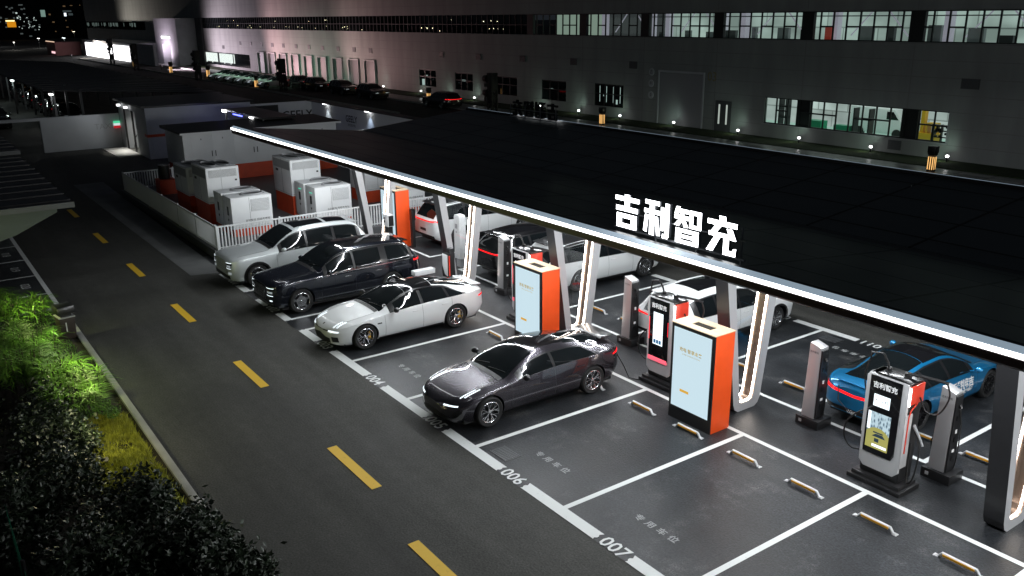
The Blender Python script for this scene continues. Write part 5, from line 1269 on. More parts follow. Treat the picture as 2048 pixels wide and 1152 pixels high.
# small ground floor windows
for k, (a, b, c_, d) in enumerate(wins[:5]):
    m = MB(); m.box(a, b, YW+.12, YW+.16, c_, d); w_ = fp(m, 'window', MT['windark'])
    m = MB()
    for j in range(4): x = a+(b-a)*j/3; m.box(x-.05+(.05 if j == 0 else 0), x+.05-(.05 if j == 3 else 0), YW+.04, YW+.115, c_, d)
    m.box(a, b, YW+.04, YW+.11, d-.1, d); m.box(a, b, YW+.045, YW+.112, (c_+d)/2+.05, (c_+d)/2+.15)
    o = m.build('window_frame', MT['frame_dark'], w_)
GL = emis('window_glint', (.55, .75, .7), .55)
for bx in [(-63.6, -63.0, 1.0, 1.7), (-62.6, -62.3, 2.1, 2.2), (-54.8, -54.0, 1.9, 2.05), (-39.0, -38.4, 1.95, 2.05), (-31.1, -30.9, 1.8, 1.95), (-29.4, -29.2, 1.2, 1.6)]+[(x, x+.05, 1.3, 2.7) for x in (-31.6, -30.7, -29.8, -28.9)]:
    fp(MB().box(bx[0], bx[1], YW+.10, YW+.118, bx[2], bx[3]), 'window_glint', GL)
# the lit workshop behind the wide window
WX0, WX1, WZ0, WZ1 = -13.1, .82, 1.05, 2.95
m = MB(); m.box(-34, 6, YW+9, YW+9.1, 0, 5); fp(m, 'workshop_wall', MT['int_wall2'])
m = MB(); m.box(-34, 6, YW+.35, YW+9, -.0, .05); fp(m, 'workshop_floor', MT['int_floor'])
m = MB()
for j in range(0, 15):
    x = -13.1+j; m.box(x-.04+(.04 if j == 0 else 0), x+.04, YW+.06, YW+.16, WZ0, WZ1)
for j in (1, 3, 4, 5, 8, 9, 12, 13): m.box(-13.1+j, -12.1+j, YW+.07, YW+.15, 2.0, 2.1)
m.box(WX0, WX1, YW+.05, YW+.17, WZ0, WZ0+.07); m.box(WX0, WX1, YW+.05, YW+.17, WZ1-.06, WZ1)
m.box(-10.4, -9.3, YW+.18, YW+.3, WZ0, WZ1); m.box(-2.35, -1.25, YW+.18, YW+.3, WZ0, WZ1); fp(m, 'workshop_frame', MT['frame_dark'])
m = MB(); m.quad((WX0, YW+.11, WZ0), (WX1, YW+.11, WZ0), (WX1, YW+.11, WZ1), (WX0, YW+.11, WZ1)); fp(m, 'workshop_glass', MT['glasspane'])
m = MB(); m.box(WX0-.15, WX1+.1, YW-.03, YW, WZ0-.1, WZ0); m.box(WX1, WX1+.12, YW-.03, YW, WZ0, WZ1); fp(m, 'window_sill', MT['grey'])
area_light('workshop_lamp', (-9, 48.5, 4.6), 24, 5, 360, (.85, 1, .93))
def machine(name, lab, cat, parts, loc):
    t = empty(name, loc, lab, cat)
    for nme, bx, mt in parts:
        m = MB()
        for b_ in bx: m.box(*b_)
        m.build(nme, mt, t)
MT['mach_y'] = mat('machine_yellow', (.75, .42, .02), .4); MT['mach_g'] = mat('machine_green', (.02, .35, .18), .4)
machine('work_platform', 'yellow lifting machine inside the lit workshop window', 'machine', (('chassis', [(-1.0, 1.0, -.4, .4, .05, .9)], MT['mach_y']), ('mast', [(-.25, .0, -.2, .2, .9, 2.8), (.2, .9, -.3, .3, 1.4, 1.6), (.2, .3, -.3, .3, .9, 1.4), (.8, .9, -.3, .3, .9, 1.4)], MT['mach_y'])), (-3.4, 49, 0))
machine('forklift', 'yellow wheeled loader at the right end of the lit workshop window', 'machine', (('body', [(-1.6, 1.2, -.5, .5, .9, 1.8), (-.4, .6, -.4, .4, 1.8, 2.8)], MT['mach_y']), ('counterweight', [(-2.2, -1.6, -.4, .4, .5, 1.3)], MT['blk'])), (.6, 50, 0))
machine('work_bench', 'green work benches low in the lit workshop window', 'bench', (('bench', [(-.5, .9, -.4, .4, .05, 1.25), (1.9, 3.2, -.3, .3, .05, 1.1)], MT['mach_g']), ('tool_frame', [(-3.0, -2.9, -.3, .3, 0, 2.7), (-2.4, -2.3, -.3, .3, 0, 2.7), (-3.0, -2.3, -.3, .3, 1.2, 1.3), (-3.0, -2.3, -.3, .3, 2.0, 2.1), (3.4, 3.5, -.3, .3, 0, 2.4), (4.6, 4.7, -.3, .3, 0, 2.4), (3.4, 4.7, -.3, .3, 1.6, 1.7)], MT['blk'])), (-10.9, 47, 0))
t = empty('delivery_van', (-7.6, 51, 0), 'white van parked inside the lit workshop', 'van')
m = MB(); m.prism([(-2.4, .35), (2.3, .35), (2.35, 1.1), (1.7, 1.35), (1.2, 2.1), (-2.35, 2.2)], 'y', -.9, .9); m.build('body', MT['white'], t, bevel=.08)
m = MB(); m.prism([(1.15, 1.4), (1.55, 1.4), (1.1, 1.95), (.6, 1.95), (.6, 1.4)], 'y', -.91, -.9); m.build('window', MT['blkgloss'], t)
for x in (-1.5, 1.5): m = MB(); m.cyl((x, -.93, .38), (x, -.7, .38), .36, n=20); m.build('wheel', MT['tyre'], t)
t = empty('tool_rack', (.1, 45.3, 0), 'black rack with tools just inside the right end of the lit workshop window', 'rack')
m = MB()
for x in (-.9, -.3, .3): m.box(x-.03, x+.03, -.1, .1, 0, 2.0)
for z in (1.2, 1.6, 1.95): m.box(-.9, .3, -.1, .1, z-.03, z+.03)
for k in range(16): x = rng.uniform(-.85, .25); z = rng.uniform(1.1, 1.8); m.box(x, x+.1, -.12, .12, z, z+.14)
m.build('frame', MT['blk'], t)
# doors, vents, dock doors
m = MB(); m.box(-24.0, -19.2, YW-.02, YW+.0, 0, 4.15); 
for i in range(40): m.box(-23.9, -19.3, YW-.035, YW-.02, .05+i*.1, .08+i*.1)
fp(m, 'roller_door', MT['grey'])
m = MB(); m.box(-24.15, -24.0, YW-.06, YW, 0, 4.25); m.box(-19.2, -19.05, YW-.06, YW, 0, 4.25); m.box(-24.15, -19.05, YW-.06, YW, 4.25, 4.4); fp(m, 'door_frame', MT['white2'])
m = MB(); m.box(-17.8, -16.2, YW-.03, YW, 0, 2.38); dd = fp(m, 'double_door', MT['greyd'])
m = MB(); m.box(-17.45, -17.3, YW-.04, YW-.031, .6, 2.1); m.box(-16.7, -16.55, YW-.04, YW-.031, .6, 2.1); m.build('door_light', emis('door_glow', (.7, .8, .72), .55), dd)
for z, ch in ((4.2, '吉'), (3.27, '利'), (2.32, '0')):
    m = MB(); m.cyl((-24.95, YW-.05, z), (-24.95, YW, z), .30, n=20); o = fp(m, 'round_sign', MT['white2']); text_obj('sign_mark', ch, .38, MT['letter_blk'], FX(-24.95, YW-.056, z), o)
o = text_obj('wall_number', '03', 1.0, mat('faded_yellow', (.30, .26, .12), .6), FX(-18.3, YW-.01, 4.1), fb); o.location = FO
for x, w_, z in [(-27.2, .95, 4.4), (-35.2, .95, 4.4), (-43.2, .95, 4.4), (-51.2, .95, 4.35), (1.85, 1.1, 4.4), (-2.5, .9, .3)]+[(q, .9, 4.35) for q in (-76.5, -81.3, -86.3, -91.5, -96.4, -101.3, -106.4, -111.1, -116, -121, -126.2)]+[(-135.9, 1.1, 9.6), (-135.6, 1.1, 3.5), (-58.8, .9, 4.35)]:
    m = MB(); m.box(x-w_/2, x+w_/2, YW-.05, YW, z-.02, z+.58); 
    for i in range(5): m.box(x-w_/2+.05, x+w_/2-.05, YW-.07, YW-.05, z+.03+i*.11, z+.07+i*.11)
    fp(m, 'vent', MT['greyd'])
for x in (-76.7, -81.5, -86.6, -91.8, -96.8, -101.8, -106.8, -111.5, -116.3):
    m = MB(); m.box(x-1.4, x+1.4, YW-.02, YW, 0, 3.3); m.box(x-1.55, x-1.4, YW-.25, YW, 0, 3.45, 1); m.box(x+1.4, x+1.55, YW-.25, YW, 0, 3.45, 1); m.box(x-1.4, x+1.4, YW-.25, YW, 3.3, 3.45, 1); fp(m, 'dock_door', [MT['greyd'], MT['grey']])
m = MB(); m.box(-146.5, -122.2, YW-.03, YW, .5, 2.75); lw = fp(m, 'slatted_window', MT['windark'])
m = MB()
for i in range(48):
    x = -146.3+i*.5; 
    if i < 33 and i not in (14, 15, 31): m.box(x, x+.36, YW-.06, YW-.031, 1.0 if i % 7 else .8, 2.6)
m.build('lit_slats', emis('bright_slat', (.85, .95, .9), 1.1), lw)
# portal and entrance block
m = MB(); m.box(-166.5, -161.6, 40, YW, 0, 8.85); m.box(-155.8, -150.4, 40, YW, 0, 8.85); m.box(-161.6, -155.8, 40, YW, 3.8, 8.85); fp(m, 'portal', MT['white2'])
m = MB(); m.box(-161.6, -155.8, 41.5, 41.6, 0, 3.8); fp(m, 'portal_door', MT['grey'])
m = MB(); m.box(-161.7, -158.9, 39.93, 40, 5.0, 5.5); m.box(-158.4, -155.4, 39.93, 40, 5.0, 5.5); fp(m, 'portal_sign', emis('portal_sign', (1, .96, 1), 2.2))
m = MB(); m.box(-150.4, -146.6, YW-.3, YW, 0, 8.9); fp(m, 'dark_recess', MT['greyd'])
o = text_obj('wall_lettering', 'MANUFACTURING', 1.7, MT['letter_blk'], FX(-222, YW-.02, 3.95), fb); o.location = FO
sb = empty('screen_building', (-187, 40, 0), 'low grey block carrying a huge glaring white screen in front of the factory', 'building')
m = MB(); m.box(-35.5, 19, -4, 3.9, 0, 3.95); m.box(19, 34, -4, -3.4, 0, 3.95); m.build('walls', MT['white2'], sb)
m = MB(); m.box(-31.3, 14.4, -4.12, -4.0, .15, 3.3); m.build('screen', emis('huge_screen', (1, .98, 1), 3.2), sb)
# ground in front of the factory
def tile_mat():
    m, N, L, b = nm('plaza_tiles'); g = N.new('ShaderNodeNewGeometry'); br = N.new('ShaderNodeTexBrick'); L.new(g.outputs['Position'], br.inputs[0]); br.offset = 0
    br.inputs['Scale'].default_value = 1; br.inputs['Brick Width'].default_value = 1.9; br.inputs['Row Height'].default_value = .8; br.inputs['Mortar Size'].default_value = .05
    br.inputs['Color1'].default_value = (.50, .50, .48, 1); br.inputs['Color2'].default_value = (.22, .22, .215, 1); br.inputs['Mortar'].default_value = (.04, .04, .04, 1)
    L.new(br.outputs[0], b.inputs['Base Color']); b.inputs['Roughness'].default_value = .32; return m
MT['tiles'] = tile_mat()
sheet('footpath', -200, 40, 37.6, 41.0, .02, MT['tiles'])
MT['lawn'] = mat('lawn_grass', (.025, .045, .010), .95, bump=1, bscale=25, var=.4, vscale=2)
struct(MB().box(-200, 40, 41.0, 43.98, -.01, .06).build('lawn', MT['lawn']))
struct(MB().box(-200, 40, 37.3, 37.6, -.01, .14).build('kerb', MT['conc']))
struct(MB().box(-200, -45, 30.6, 30.9, -.01, .16).build('kerb', MT['conc']))
# ground lamps along the wall
def ground_lamp(x, first=[None]):
    if first[0] is None:
        t = empty('ground_lamp', (0, 0, 0), '', 'lamp', 'small lamps along the factory lawn')
        m = MB(); m.cyl((0, 0, 0), (0, 0, .22), .05, n=8); m.build('stake', MT['blk'], t)
        m = MB(); m.lathe([(.001, .08), (.08, .06), (.11, 0), (.08, -.06), (.001, -.08)], (0, 0, .34), 'z', 12); m.build('bulb', MT['bulb'], t, smooth=True); first[0] = t
    else: t = copy_tree(first[0])
    t.location = (x, 43.25, .06); return t
descr = ['between the amber bollard and the right edge', 'under the middle of the lit workshop window', 'under the left part of the lit workshop window', 'just right of the grey double door',
 'in front of the roller door', 'left of the roller door', 'right of the black letter backs', 'below the window with white bars', 'behind the nearest black mast', 'left of the nearest black mast', 'below the fourth small window', 'beside the parked dark cars', 'at the end of the dark parked cars']
for i, x in enumerate((1.45, -3.7, -9.3, -14.8, -21.45, -27.9, -33.5, -39.2, -51, -56.7, -62.5, -72, -82.3)):
    o = ground_lamp(x); o['label'] = 'small bright ground lamp '+descr[i]; o['category'] = 'lamp'; o['group'] = 'small lamps along the factory lawn'
    spot('lawn_light', (x, 43.1, .42), (x-1.2, 44, .9), 24, (.72, 1, .82), 150, .8, .05)
    spot('lawn_light', (x, 43.1, .45), (x-2.5, 42.2, 0), 10, (.95, 1, .62), 120, .8, .04)
for x in (-92, -100, -108, -116): spot('dock_light', (x, 42.5, .4), (x-1, 44, 1.4), 28, (.62, 1, .74), 150, .8, .1)
# pink floodlights washing the left part of the facade
def flood(x, y, tgt, e, col, label, size=120):
    t = empty('floodlight', (x, y, 0), label, 'floodlight', 'floodlights washing the far facade')
    m = MB(); m.box(-.25, .25, -.1, .1, .5, .9); m.build('lamp_head', MT['blk'], t); m = MB(); m.box(-.22, .22, .1, .12, .53, .87); m.build('lens', MT['bulb_pink'], t); m = MB(); m.box(-.04, .04, -.04, .04, 0, .5); m.build('stand', MT['blk'], t)
    spot('facade_wash', (x, y+.3, .75), tgt, e, col, size, .9, .2)
MT['bulb_pink'] = emis('pink_lens', (1, .8, .92), 3)
flood(-139, 33.5, (-134, 44, 4), 12000, (1, .80, .93), 'low floodlight near the far white cars, aimed at the pink lit wall', 125)
flood(-158, 37.3, (-158, 40, 6), 3600, (1, .80, .95), 'low floodlight in front of the tall white portal', 155)
flood(-112, 36.5, (-104, 44, 8), 7000, (1, .58, .62), 'low floodlight behind the row of pale cars', 130)
flood(-84, 36.8, (-76, 44, 9), 2600, (1, .62, .60), 'low floodlight behind the dark parked cars', 130)
flood(-205, 30, (-200, 44, 6), 9000, (1, .88, .78), 'low floodlight left of the huge white screen', 120)
area_light('green_car_light', (-96, 31.3, 2.6), 24, .3, 420, (.60, 1, .74), (math.radians(75), 0, 0), math.radians(110))
# the right part of the facade catches the spill of the yard lighting
area_light('yard_spill', (-34, 20, 7.5), 50, 2, 60, (.80, 1, .90), (math.radians(72), 0, 0))
# ------------------------------------------------------------------ bollard lights, masts
def bollard(first=[None]):
    if first[0] is None:
        t = empty('bollard_light', (0, 0, 0), '', 'bollard', None)
        m = MB(); m.cyl((0, 0, 0), (0, 0, .06), .24, .24, 10); m.prism([(-.20, .06), (.20, .06), (.17, .62), (-.17, .62)], 'y', -.15, .15); m.build('body', MT['blk'], t, bevel=.01)
        m = MB(); m.hexa([(-.17, -.17, .70), (.17, -.17, .70), (.17, .17, .70), (-.17, .17, .70)], [(-.23, -.21, .82), (.23, -.21, .82), (.23, .21, .82), (-.23, .21, .82)]); m.box(-.23, .23, -.21, .21, .82, 1.12); m.build('cap', MT['satinblack'], t, bevel=.03)
        m = MB(); m.box(-.12, .12, -.12, .12, .62, .70); m.build('neck', MT['greyd'], t)
        m = MB()
        for x in (-.13, 0, .13): m.box(x-.022, x+.022, -.175, -.152, .10, .66)
        m.box(.180, .20, -.10, -.06, .10, .66); m.box(.180, .20, .05, .09, .10, .66)
        m.build('amber_slot', MT['amber'], t); first[0] = t
    return first[0]
b0 = bollard()
bl = [((2.53, 39.6), 1.25, 'black bollard with amber slots at the right end of the factory footpath'), ((-26.3, 39.8), 1.25, 'black bollard with amber slots left of the roller door'), ((-54.1, 39.4), 1.25, 'black bollard with amber slots below the second small window from the left'),
 ((-78.1, 37.6), 1.25, 'black bollard with amber slots beside the dark parked cars'), ((-85.5, 31.7), 1.4, 'black bollard with amber slots among the pale parked cars'), ((-111.3, 33.4), 1.6, 'black bollard with amber slots at the left end of the pale parked cars'),
 ((-126.2, 31.8), 1.6, 'black bollard with amber slots in front of the tall white portal'), ((-150.8, 31.7), 1.6, 'black bollard with amber slots at the right end of the huge white screen')]
for i, ((x, y), s_, lb) in enumerate(bl):
    o = b0 if i == 0 else copy_tree(b0); o.location = (x, y, 0); o.scale = (s_*.82, s_*.82, s_*1.05); o['label'] = lb; o['category'] = 'bollard'; o['group'] = 'black bollards with amber light slots'
# near bollard at the planting bed, slots turned away
t = empty('bollard_light', (2.62, -5.86, .07), 'large dark bollard with a square cap at the corner of the planting bed', 'bollard', 'black bollards with amber light slots', math.radians(8))
m = MB(); m.prism([(-.17, 0), (.17, 0), (.235, .66), (-.235, .66)], 'y', -.2, .2); m.build('body', mat('bollard_brown', (.035, .025, .022), .45), t, bevel=.012)
m = MB(); m.box(-.245, .245, -.22, .22, .66, .685); m.build('rim', MT['alu'], t)
m = MB(); m.box(-.16, .16, -.15, .15, .685, .78); m.build('neck', MT['blk'], t)
m = MB(); m.hexa([(-.27, -.25, .78), (.27, -.25, .78), (.27, .25, .78), (-.27, .25, .78)], [(-.25, -.23, 1.0), (.25, -.23, 1.0), (.25, .23, 1.0), (-.25, .23, 1.0)]); m.build('cap', MT['satinblack'], t, bevel=.04)
m = MB(); m.box(.212, .222, -.06, -.03, .25, .55); m.build('slot', MT['alu_lt'], t)
def mast(x, y, h, label, s_=1):
    t = empty('signal_mast', (x, y, 0), label, 'mast', 'black masts with drum lamps in front of the factory'); t.scale = (s_, s_, s_)
    m = MB()
    for a, b_ in ((-.32, -.3), (.32, -.3), (.32, .3), (-.32, .3)): m.box(a-.06, a+.06, b_-.06, b_+.06, 0, h)
    k = int(h/.45)
    for i in range(k):
        z = h*i/k; m.box(-.32, .32, -.33, -.27, z, z+.09); m.box(-.32, .32, .27, .33, z+.2, z+.29); m.cyl((-.32, -.3, z), (.32, -.3, z+h/k), .03, n=5); m.cyl((.32, -.3, z+.1), (.32, .3, z+h/k), .03, n=5)
    m.build('lattice', MT['blk'], t)
    m = MB(); m.box(-.36, .36, -.34, .34, h-1.7, h); m.box(-.28, .3, -.3, .3, .9, 1.9); m.build('control_box', MT['blk'], t, bevel=.05)
    for z in (h-.55, h-1.85):
        m = MB(); m.cyl((-.45, -.2, z), (-1.0, -.2, z), .36, .30, 14); m.build('lamp_hood', MT['blk'], t, smooth=True)
        m = MB(); m.cyl((-.72, -.2, z-.75), (-.72, -.2, z-.42), .24, .22, 12); m.cyl((-.72, -.2, z-.45), (-.72, -.2, z-.2), .06, n=6); m.box(-.95, -.9, -.25, -.15, z-.7, z); m.build('lamp_drum', MT['blk'], t, smooth=True)
    m = MB(); m.cyl((-.3, 0, .9), (-.9, 0, .0), .04, n=5); m.cyl((.3, 0, .9), (.7, 0, .0), .04, n=5); m.build('stay', MT['blk'], t); return t
mast(-40.0, 38.1, 3.7, 'black lattice mast with two drum lamps just left of the letter backs')
mast(-79.5, 33.0, 3.7, 'black lattice mast with drum lamps among the pale parked cars', 1.05)
mast(-106.3, 30.4, 3.9, 'black lattice mast with drum lamps at the lit slatted window', 1.1)
mast(-140, 29.5, 4.2, 'black mast with a lamp between the huge screen and the white portal', 1.1)
mast(-166, 31, 4.6, 'black mast standing in front of the huge white screen', 1.1)
# cars in front of the factory (copies of the front row cars)
def carcopy(src, x, y, rz, label, group):
    o = copy_tree(src); o.location = (x, y, 0); o.rotation_euler = (0, 0, rz); o['label'] = label; o['category'] = 'car'; o['group'] = group; return o
ordn = ['first', 'second', 'third', 'fourth', 'fifth', 'sixth', 'seventh']
for i, x in enumerate((-105.5, -101.6, -97.6, -93.4, -89.2, -85.0)):
    carcopy(carC, x, 34.0, 0, 'pale green lit sedan by the far wall, %s from the left in the row' % ordn[i], 'pale cars parked in a row by the factory')
carF = [o for o in bpy.data.objects if o.get('label', '').startswith('black SUV with a full')][0]
for i, (x, y) in enumerate(((-80.5, 36.0), (-76.0, 36.2), (-69, 36.4), (-61.5, 36.4), (-47.5, 37.0))):
    carcopy(carF, x, y, PI/2 if i < 4 else -PI/2, 'dark car in the shadow by the far wall, %s right of the pale row' % ordn[i], 'dark cars parked along the factory footpath')
k = 0
for x in (-88, -82, -76, -70, -64, -58):
    for y in (-1.2, 4.6):
        carcopy(carF, x+rng.uniform(-.4, .4), y, PI/2+.02, 'dark car in the far left lot, %s of the %s row' % (ordn[k//2], 'nearer' if y < 0 else 'further'), 'dark parked cars under the large carport'); k += 1
for x in (-50, -46): carcopy(carF, x, 8.0, 0, 'dark car just behind the plain white wall, %s one' % ('left' if x < -48 else 'right'), 'dark parked cars under the large carport')
# lamps in the dark car park
def post_lamp(x, y, h, label, e=120, col=(1, 1, 1), w_=1.2):
    t = empty('street_lamp', (x, y, 0), label, 'street lamp', 'far street lamps')
    m = MB(); m.cyl((0, 0, 0), (0, 0, h), .06, .05, 8); m.build('pole', MT['greyd'], t); m = MB(); m.box(-w_/2, w_/2, -.12, .12, h-.05, h+.06); m.build('lamp', emis('street_lamp', col, 4), t)
    point('street_light', (x, y, h-.3), e, col, .2)
post_lamp(-52.5, 2.6, 2.9, 'small white lamp on a post under the edge of the large carport', 60, w_=.8)
post_lamp(-84, 1.6, 3.2, 'added white lamp deep under the large carport, for glints on the cars', 90, (.85, 1, .95), w_=.8)  # this lamp and the next are added to draw glints from the cars
post_lamp(-69, 1.8, 3.2, 'second added white lamp deep under the large carport, for glints on the cars', 90, (.85, 1, .95), w_=.8)
for i, (x, y, z, c_, w_) in enumerate(((-300, 37, 2.0, (1, .96, .9), 4.0), (-300, 44.5, 2.0, (.9, 1, 1), 4.6), (-285, 28.0, 1.3, (1, .95, .85), 2), (-330, 29, 4.2, (1, 1, 1), 2.4), (-330, 53, 3.6, (1, .9, .7), 3))):
    post_lamp(x, y, z+1, 'far street lamp on the left horizon, %s from the left' % ['third', 'fourth', 'second', 'first', 'fifth'][i], 300, c_, w_)
# dark city on the left horizon
cityt = [(-450, -60, 60, 34), (-470, 60, 130, 26), (-430, -160, -60, 22)]
for i, (x, y0, y1, h) in enumerate(cityt):
    t = empty('city_block', (x, (y0+y1)/2, 0), ['black block of the night city in the top left corner with an amber sign', 'black block of the night city beside the factory end', 'black city block beyond the left edge of the road'][i], 'building')
    m = MB(); m.box(-20, 0, (y0-y1)/2, (y1-y0)/2, 0, h); m.build('block', mat('city_dark', (.006, .007, .008), .8), t)
    cy = (y0+y1)/2
    if i == 0:
        m = MB(); m.box(0, .3, 45.6-cy, 49.2-cy, 8.2, 8.7); m.build('amber_sign', emis('amber_sign', (1, .75, .3), 2.5), t); m = MB(); m.box(0, .25, 46.0-cy, 49.6-cy, 5.6, 8.0); m.build('amber_window', emis('amber_window', (.8, .30, .01), .8), t)
        m = MB()
        for k in range(22): y = rng.uniform(50, 59.5)-cy; z = rng.uniform(4, 10.5); m.box(0, .2, y, y+.35, z, z+.3)
        m.box(0, .2, 50.2-cy, 50.9-cy, 11.6, 12.2); m.box(0, .2, 50.4-cy, 51-cy, 9.4, 10.1); m.build('lit_windows', emis('city_window', (.75, .9, .85), .8), t)
    wm_ = emis('dim_city_window', [(.5, .6, .6), (.8, .5, .25), (.5, .6, .7)][i], .12)
    for k in range(26): y = rng.uniform((y0-y1)/2+4, (y1-y0)/2-4) if i else rng.uniform(42-cy, 59-cy); z = rng.uniform(1, 16); MB().box(0, .12, y, y+rng.uniform(.4, 1.2), z, z+rng.uniform(.3, .8)).build('dim_window', wm_, t)
    if i == 1:
        m = MB(); m.box(0, .2, 63.6-cy, 65.6-cy, 10.2, 13.4); m.build('lit_stairwell', emis('city_window2', (.35, .55, .48), .45), t); m = MB(); m.box(0, .2, 74-cy, 75-cy, 10.4, 12); m.box(0, .15, 73.6-cy, 77.5-cy, 12.4, 13.2, 1); m.box(0, .15, 76-cy, 78-cy, 10.8, 11.8, 1)
        m.build('lit_windows', [emis('city_window3', (.8, .9, 1), 1.6), emis('city_window4', (.3, .4, .42), .12)], t)
t = empty('gatehouse', (-232, 33, 0), 'small dim red and grey gatehouse left of the huge white screen', 'building')
m = MB(); m.box(-6, 7, -3, 3, 0, 3.3); m.build('walls', mat('dim_red_wall', (.30, .10, .10), .6), t); m = MB(); m.box(-6, 7, -3.1, -3.0, 3.3, 3.5); m.build('lit_edge', emis('warm_edge', (1, .7, .5), .9), t); m = MB(); m.box(1, 6, -3.08, -3.0, .5, 1.0); m.build('window', emis('pink_window', (1, .6, .65), 1.2), t)

# ------------------------------------------------------------------ planting
def leaf_mat(name, col, rough=.5, trans=.25):
    m, N, L, b = nm(name); g = N.new('ShaderNodeObjectInfo'); n = N.new('ShaderNodeTexNoise'); n.inputs['Scale'].default_value = 6
    ge = N.new('ShaderNodeNewGeometry'); L.new(ge.outputs['Position'], n.inputs[0])
    r = N.new('ShaderNodeMapRange'); r.inputs[1].default_value = .3; r.inputs[2].default_value = .7; r.inputs[3].default_value = .6; r.inputs[4].default_value = 1.45; L.new(n.outputs[0], r.inputs[0])
    v = N.new('ShaderNodeVectorMath'); v.operation = 'SCALE'; v.inputs[0].default_value = col; L.new(r.outputs[0], v.inputs['Scale']); L.new(v.outputs[0], b.inputs['Base Color'])
    b.inputs['Roughness'].default_value = rough; return m
MT['leaf_dark'] = leaf_mat('glossy_dark_leaf', (.013, .024, .010), .5); MT['leaf_green'] = leaf_mat('bright_leaf', (.085, .19, .02), .5)
MT['leaf_bamboo'] = leaf_mat('blade_leaf', (.09, .20, .015), .6); MT['moss'] = leaf_mat('yellow_moss', (.30, .31, .03), .8); MT['bark'] = mat('bark', (.06, .045, .035), .9)
def leaves(name, n, R, mt, label, loc, size=(.05, .09), group='shrubs in the planting bed', stems=True, cat='shrub', shell=.55, broad=.5):
    t = empty(name, loc, label, cat, group)
    # clumps inside an ellipsoid, leaves round each clump
    nc = max(10, n//70); cl = rng.normal(size=(nc, 3)); cl /= np.linalg.norm(cl, axis=1)[:, None]; cl[:, 2] = np.abs(cl[:, 2])
    rad = rng.uniform(shell, 1.0, nc)[:, None]; cl = cl*rad*np.array(R)
    ci = rng.integers(0, nc, n); P_ = cl[ci]+rng.normal(size=(n, 3))*np.array(R)*.14; P_[:, 2] = np.abs(P_[:, 2])+.05
    d = rng.normal(size=(n, 3)); d[:, 2] = np.abs(d[:, 2])*.6; d /= np.linalg.norm(d, axis=1)[:, None]
    e = np.cross(d, rng.normal(size=(n, 3))); e /= np.linalg.norm(e, axis=1)[:, None]
    l = rng.uniform(size[0], size[1], n)[:, None]; w_ = l*broad*.5
    nn = np.cross(d, e)
    V = np.stack([P_, P_+d*l*.5+e*w_, P_+d*l+nn*l*.1, P_+d*l*.5-e*w_], 1).reshape(-1, 3)
    me = bpy.data.meshes.new('foliage'); me.from_pydata(V.tolist(), [], [[4*i, 4*i+1, 4*i+2, 4*i+3] for i in range(n)]); me.materials.append(mt)
    o = bpy.data.objects.new('foliage', me); COL.objects.link(o); o.parent = t
    if stems:
        m = MB()
        for k in range(9):
            p = cl[rng.integers(0, nc)]; m.tube([(0, 0, 0), (p[0]*.35+rng.uniform(-.05, .05), p[1]*.35, p[2]*.45), tuple(p*.95)], .012, 5)
        m.build('stems', MT['bark'], t)
    return t
def blades(name, n, R, H, mt, label, loc, w_=.021, cat='plant', group='bladed plants in the planting bed', droop=.6):
    t = empty(name, loc, label, cat, group); V = []; Fc = []
    stems = rng.uniform(-1, 1, (max(5, n//26), 2))*np.array(R)*.8
    for i in range(n):
        s_ = stems[rng.integers(0, len(stems))]; hz = rng.uniform(.15, 1)**.7*H*.8; a = math.atan2(s_[1], s_[0])+rng.normal()*1.0; L_ = rng.uniform(.35, .75)*H*.75
        p = Vector((s_[0]+rng.normal()*.03, s_[1]+rng.normal()*.03, hz)); d = Vector((math.cos(a), math.sin(a), rng.uniform(.4, 1.6))).normalized(); sd = Vector((-math.sin(a), math.cos(a), 0)); o = len(V)
        for k in range(4):
            f = k/3; q = p+d*L_*f+Vector((math.cos(a)*.25, math.sin(a)*.25, -droop))*L_*f*f; ww = w_*(1-f)**.7*(.6 if k == 0 else 1)
            V += [tuple(q-sd*ww), tuple(q+sd*ww)]
        for k in range(3): Fc.append([o+2*k, o+2*k+1, o+2*k+3, o+2*k+2])
    me = bpy.data.meshes.new('blades'); me.from_pydata(V, [], Fc); me.materials.append(mt); o = bpy.data.objects.new('blades', me); COL.objects.link(o); o.parent = t
    m = MB()
    for s_ in stems: m.tube([(s_[0], s_[1], 0), (s_[0]*1.05, s_[1]*1.05, H*.5), (s_[0]*1.1, s_[1]*1.1, H*.85)], .008, 5)
    m.build('stems', MT['bark'], t); return t
blades('reed_clump', 800, (.55, .9), 1.2, MT['leaf_bamboo'], 'bright green feathery plant lit from below beside the dark bollard', (1.5, -6.9, .07))
blades('reed_clump', 650, (.5, .7), 1.2, MT['leaf_bamboo'], 'feathery green plant at the left edge above the pampas plume', (.3, -7.5, .07))
blades('reed_clump', 480, (.45, .7), 1.25, MT['leaf_bamboo'], 'tall bladed plant in the middle of the bed with arching leaves', (4.7, -7.0, .07), .022)
blades('reed_clump', 850, (.75, .65), 1.0, MT['leaf_bamboo'], 'brightest lime green clump of long blades in the middle of the bed', (6.8, -6.65, .07), .022)
blades('reed_clump', 230, (.4, .5), .9, MT['leaf_bamboo'], 'clump of arching blades nearest the kerb above the yellow ground cover', (7.75, -6.25, .07), .024)
blades('reed_clump', 800, (.7, .7), 1.15, MT['leaf_bamboo'], 'dim feathery clump behind the brightest lime green blades', (5.9, -7.5, .07), .022)
blades('reed_clump', 700, (.7, .6), 1.0, MT['leaf_bamboo'], 'feathery clump right above the yellow ground cover, away from the kerb', (8.6, -6.75, .07), .022)
blades('reed_clump', 600, (.7, .6), 1.1, MT['leaf_bamboo'], 'dim feathery clump at the left, below the pampas plume', (3.4, -7.6, .07), .022)
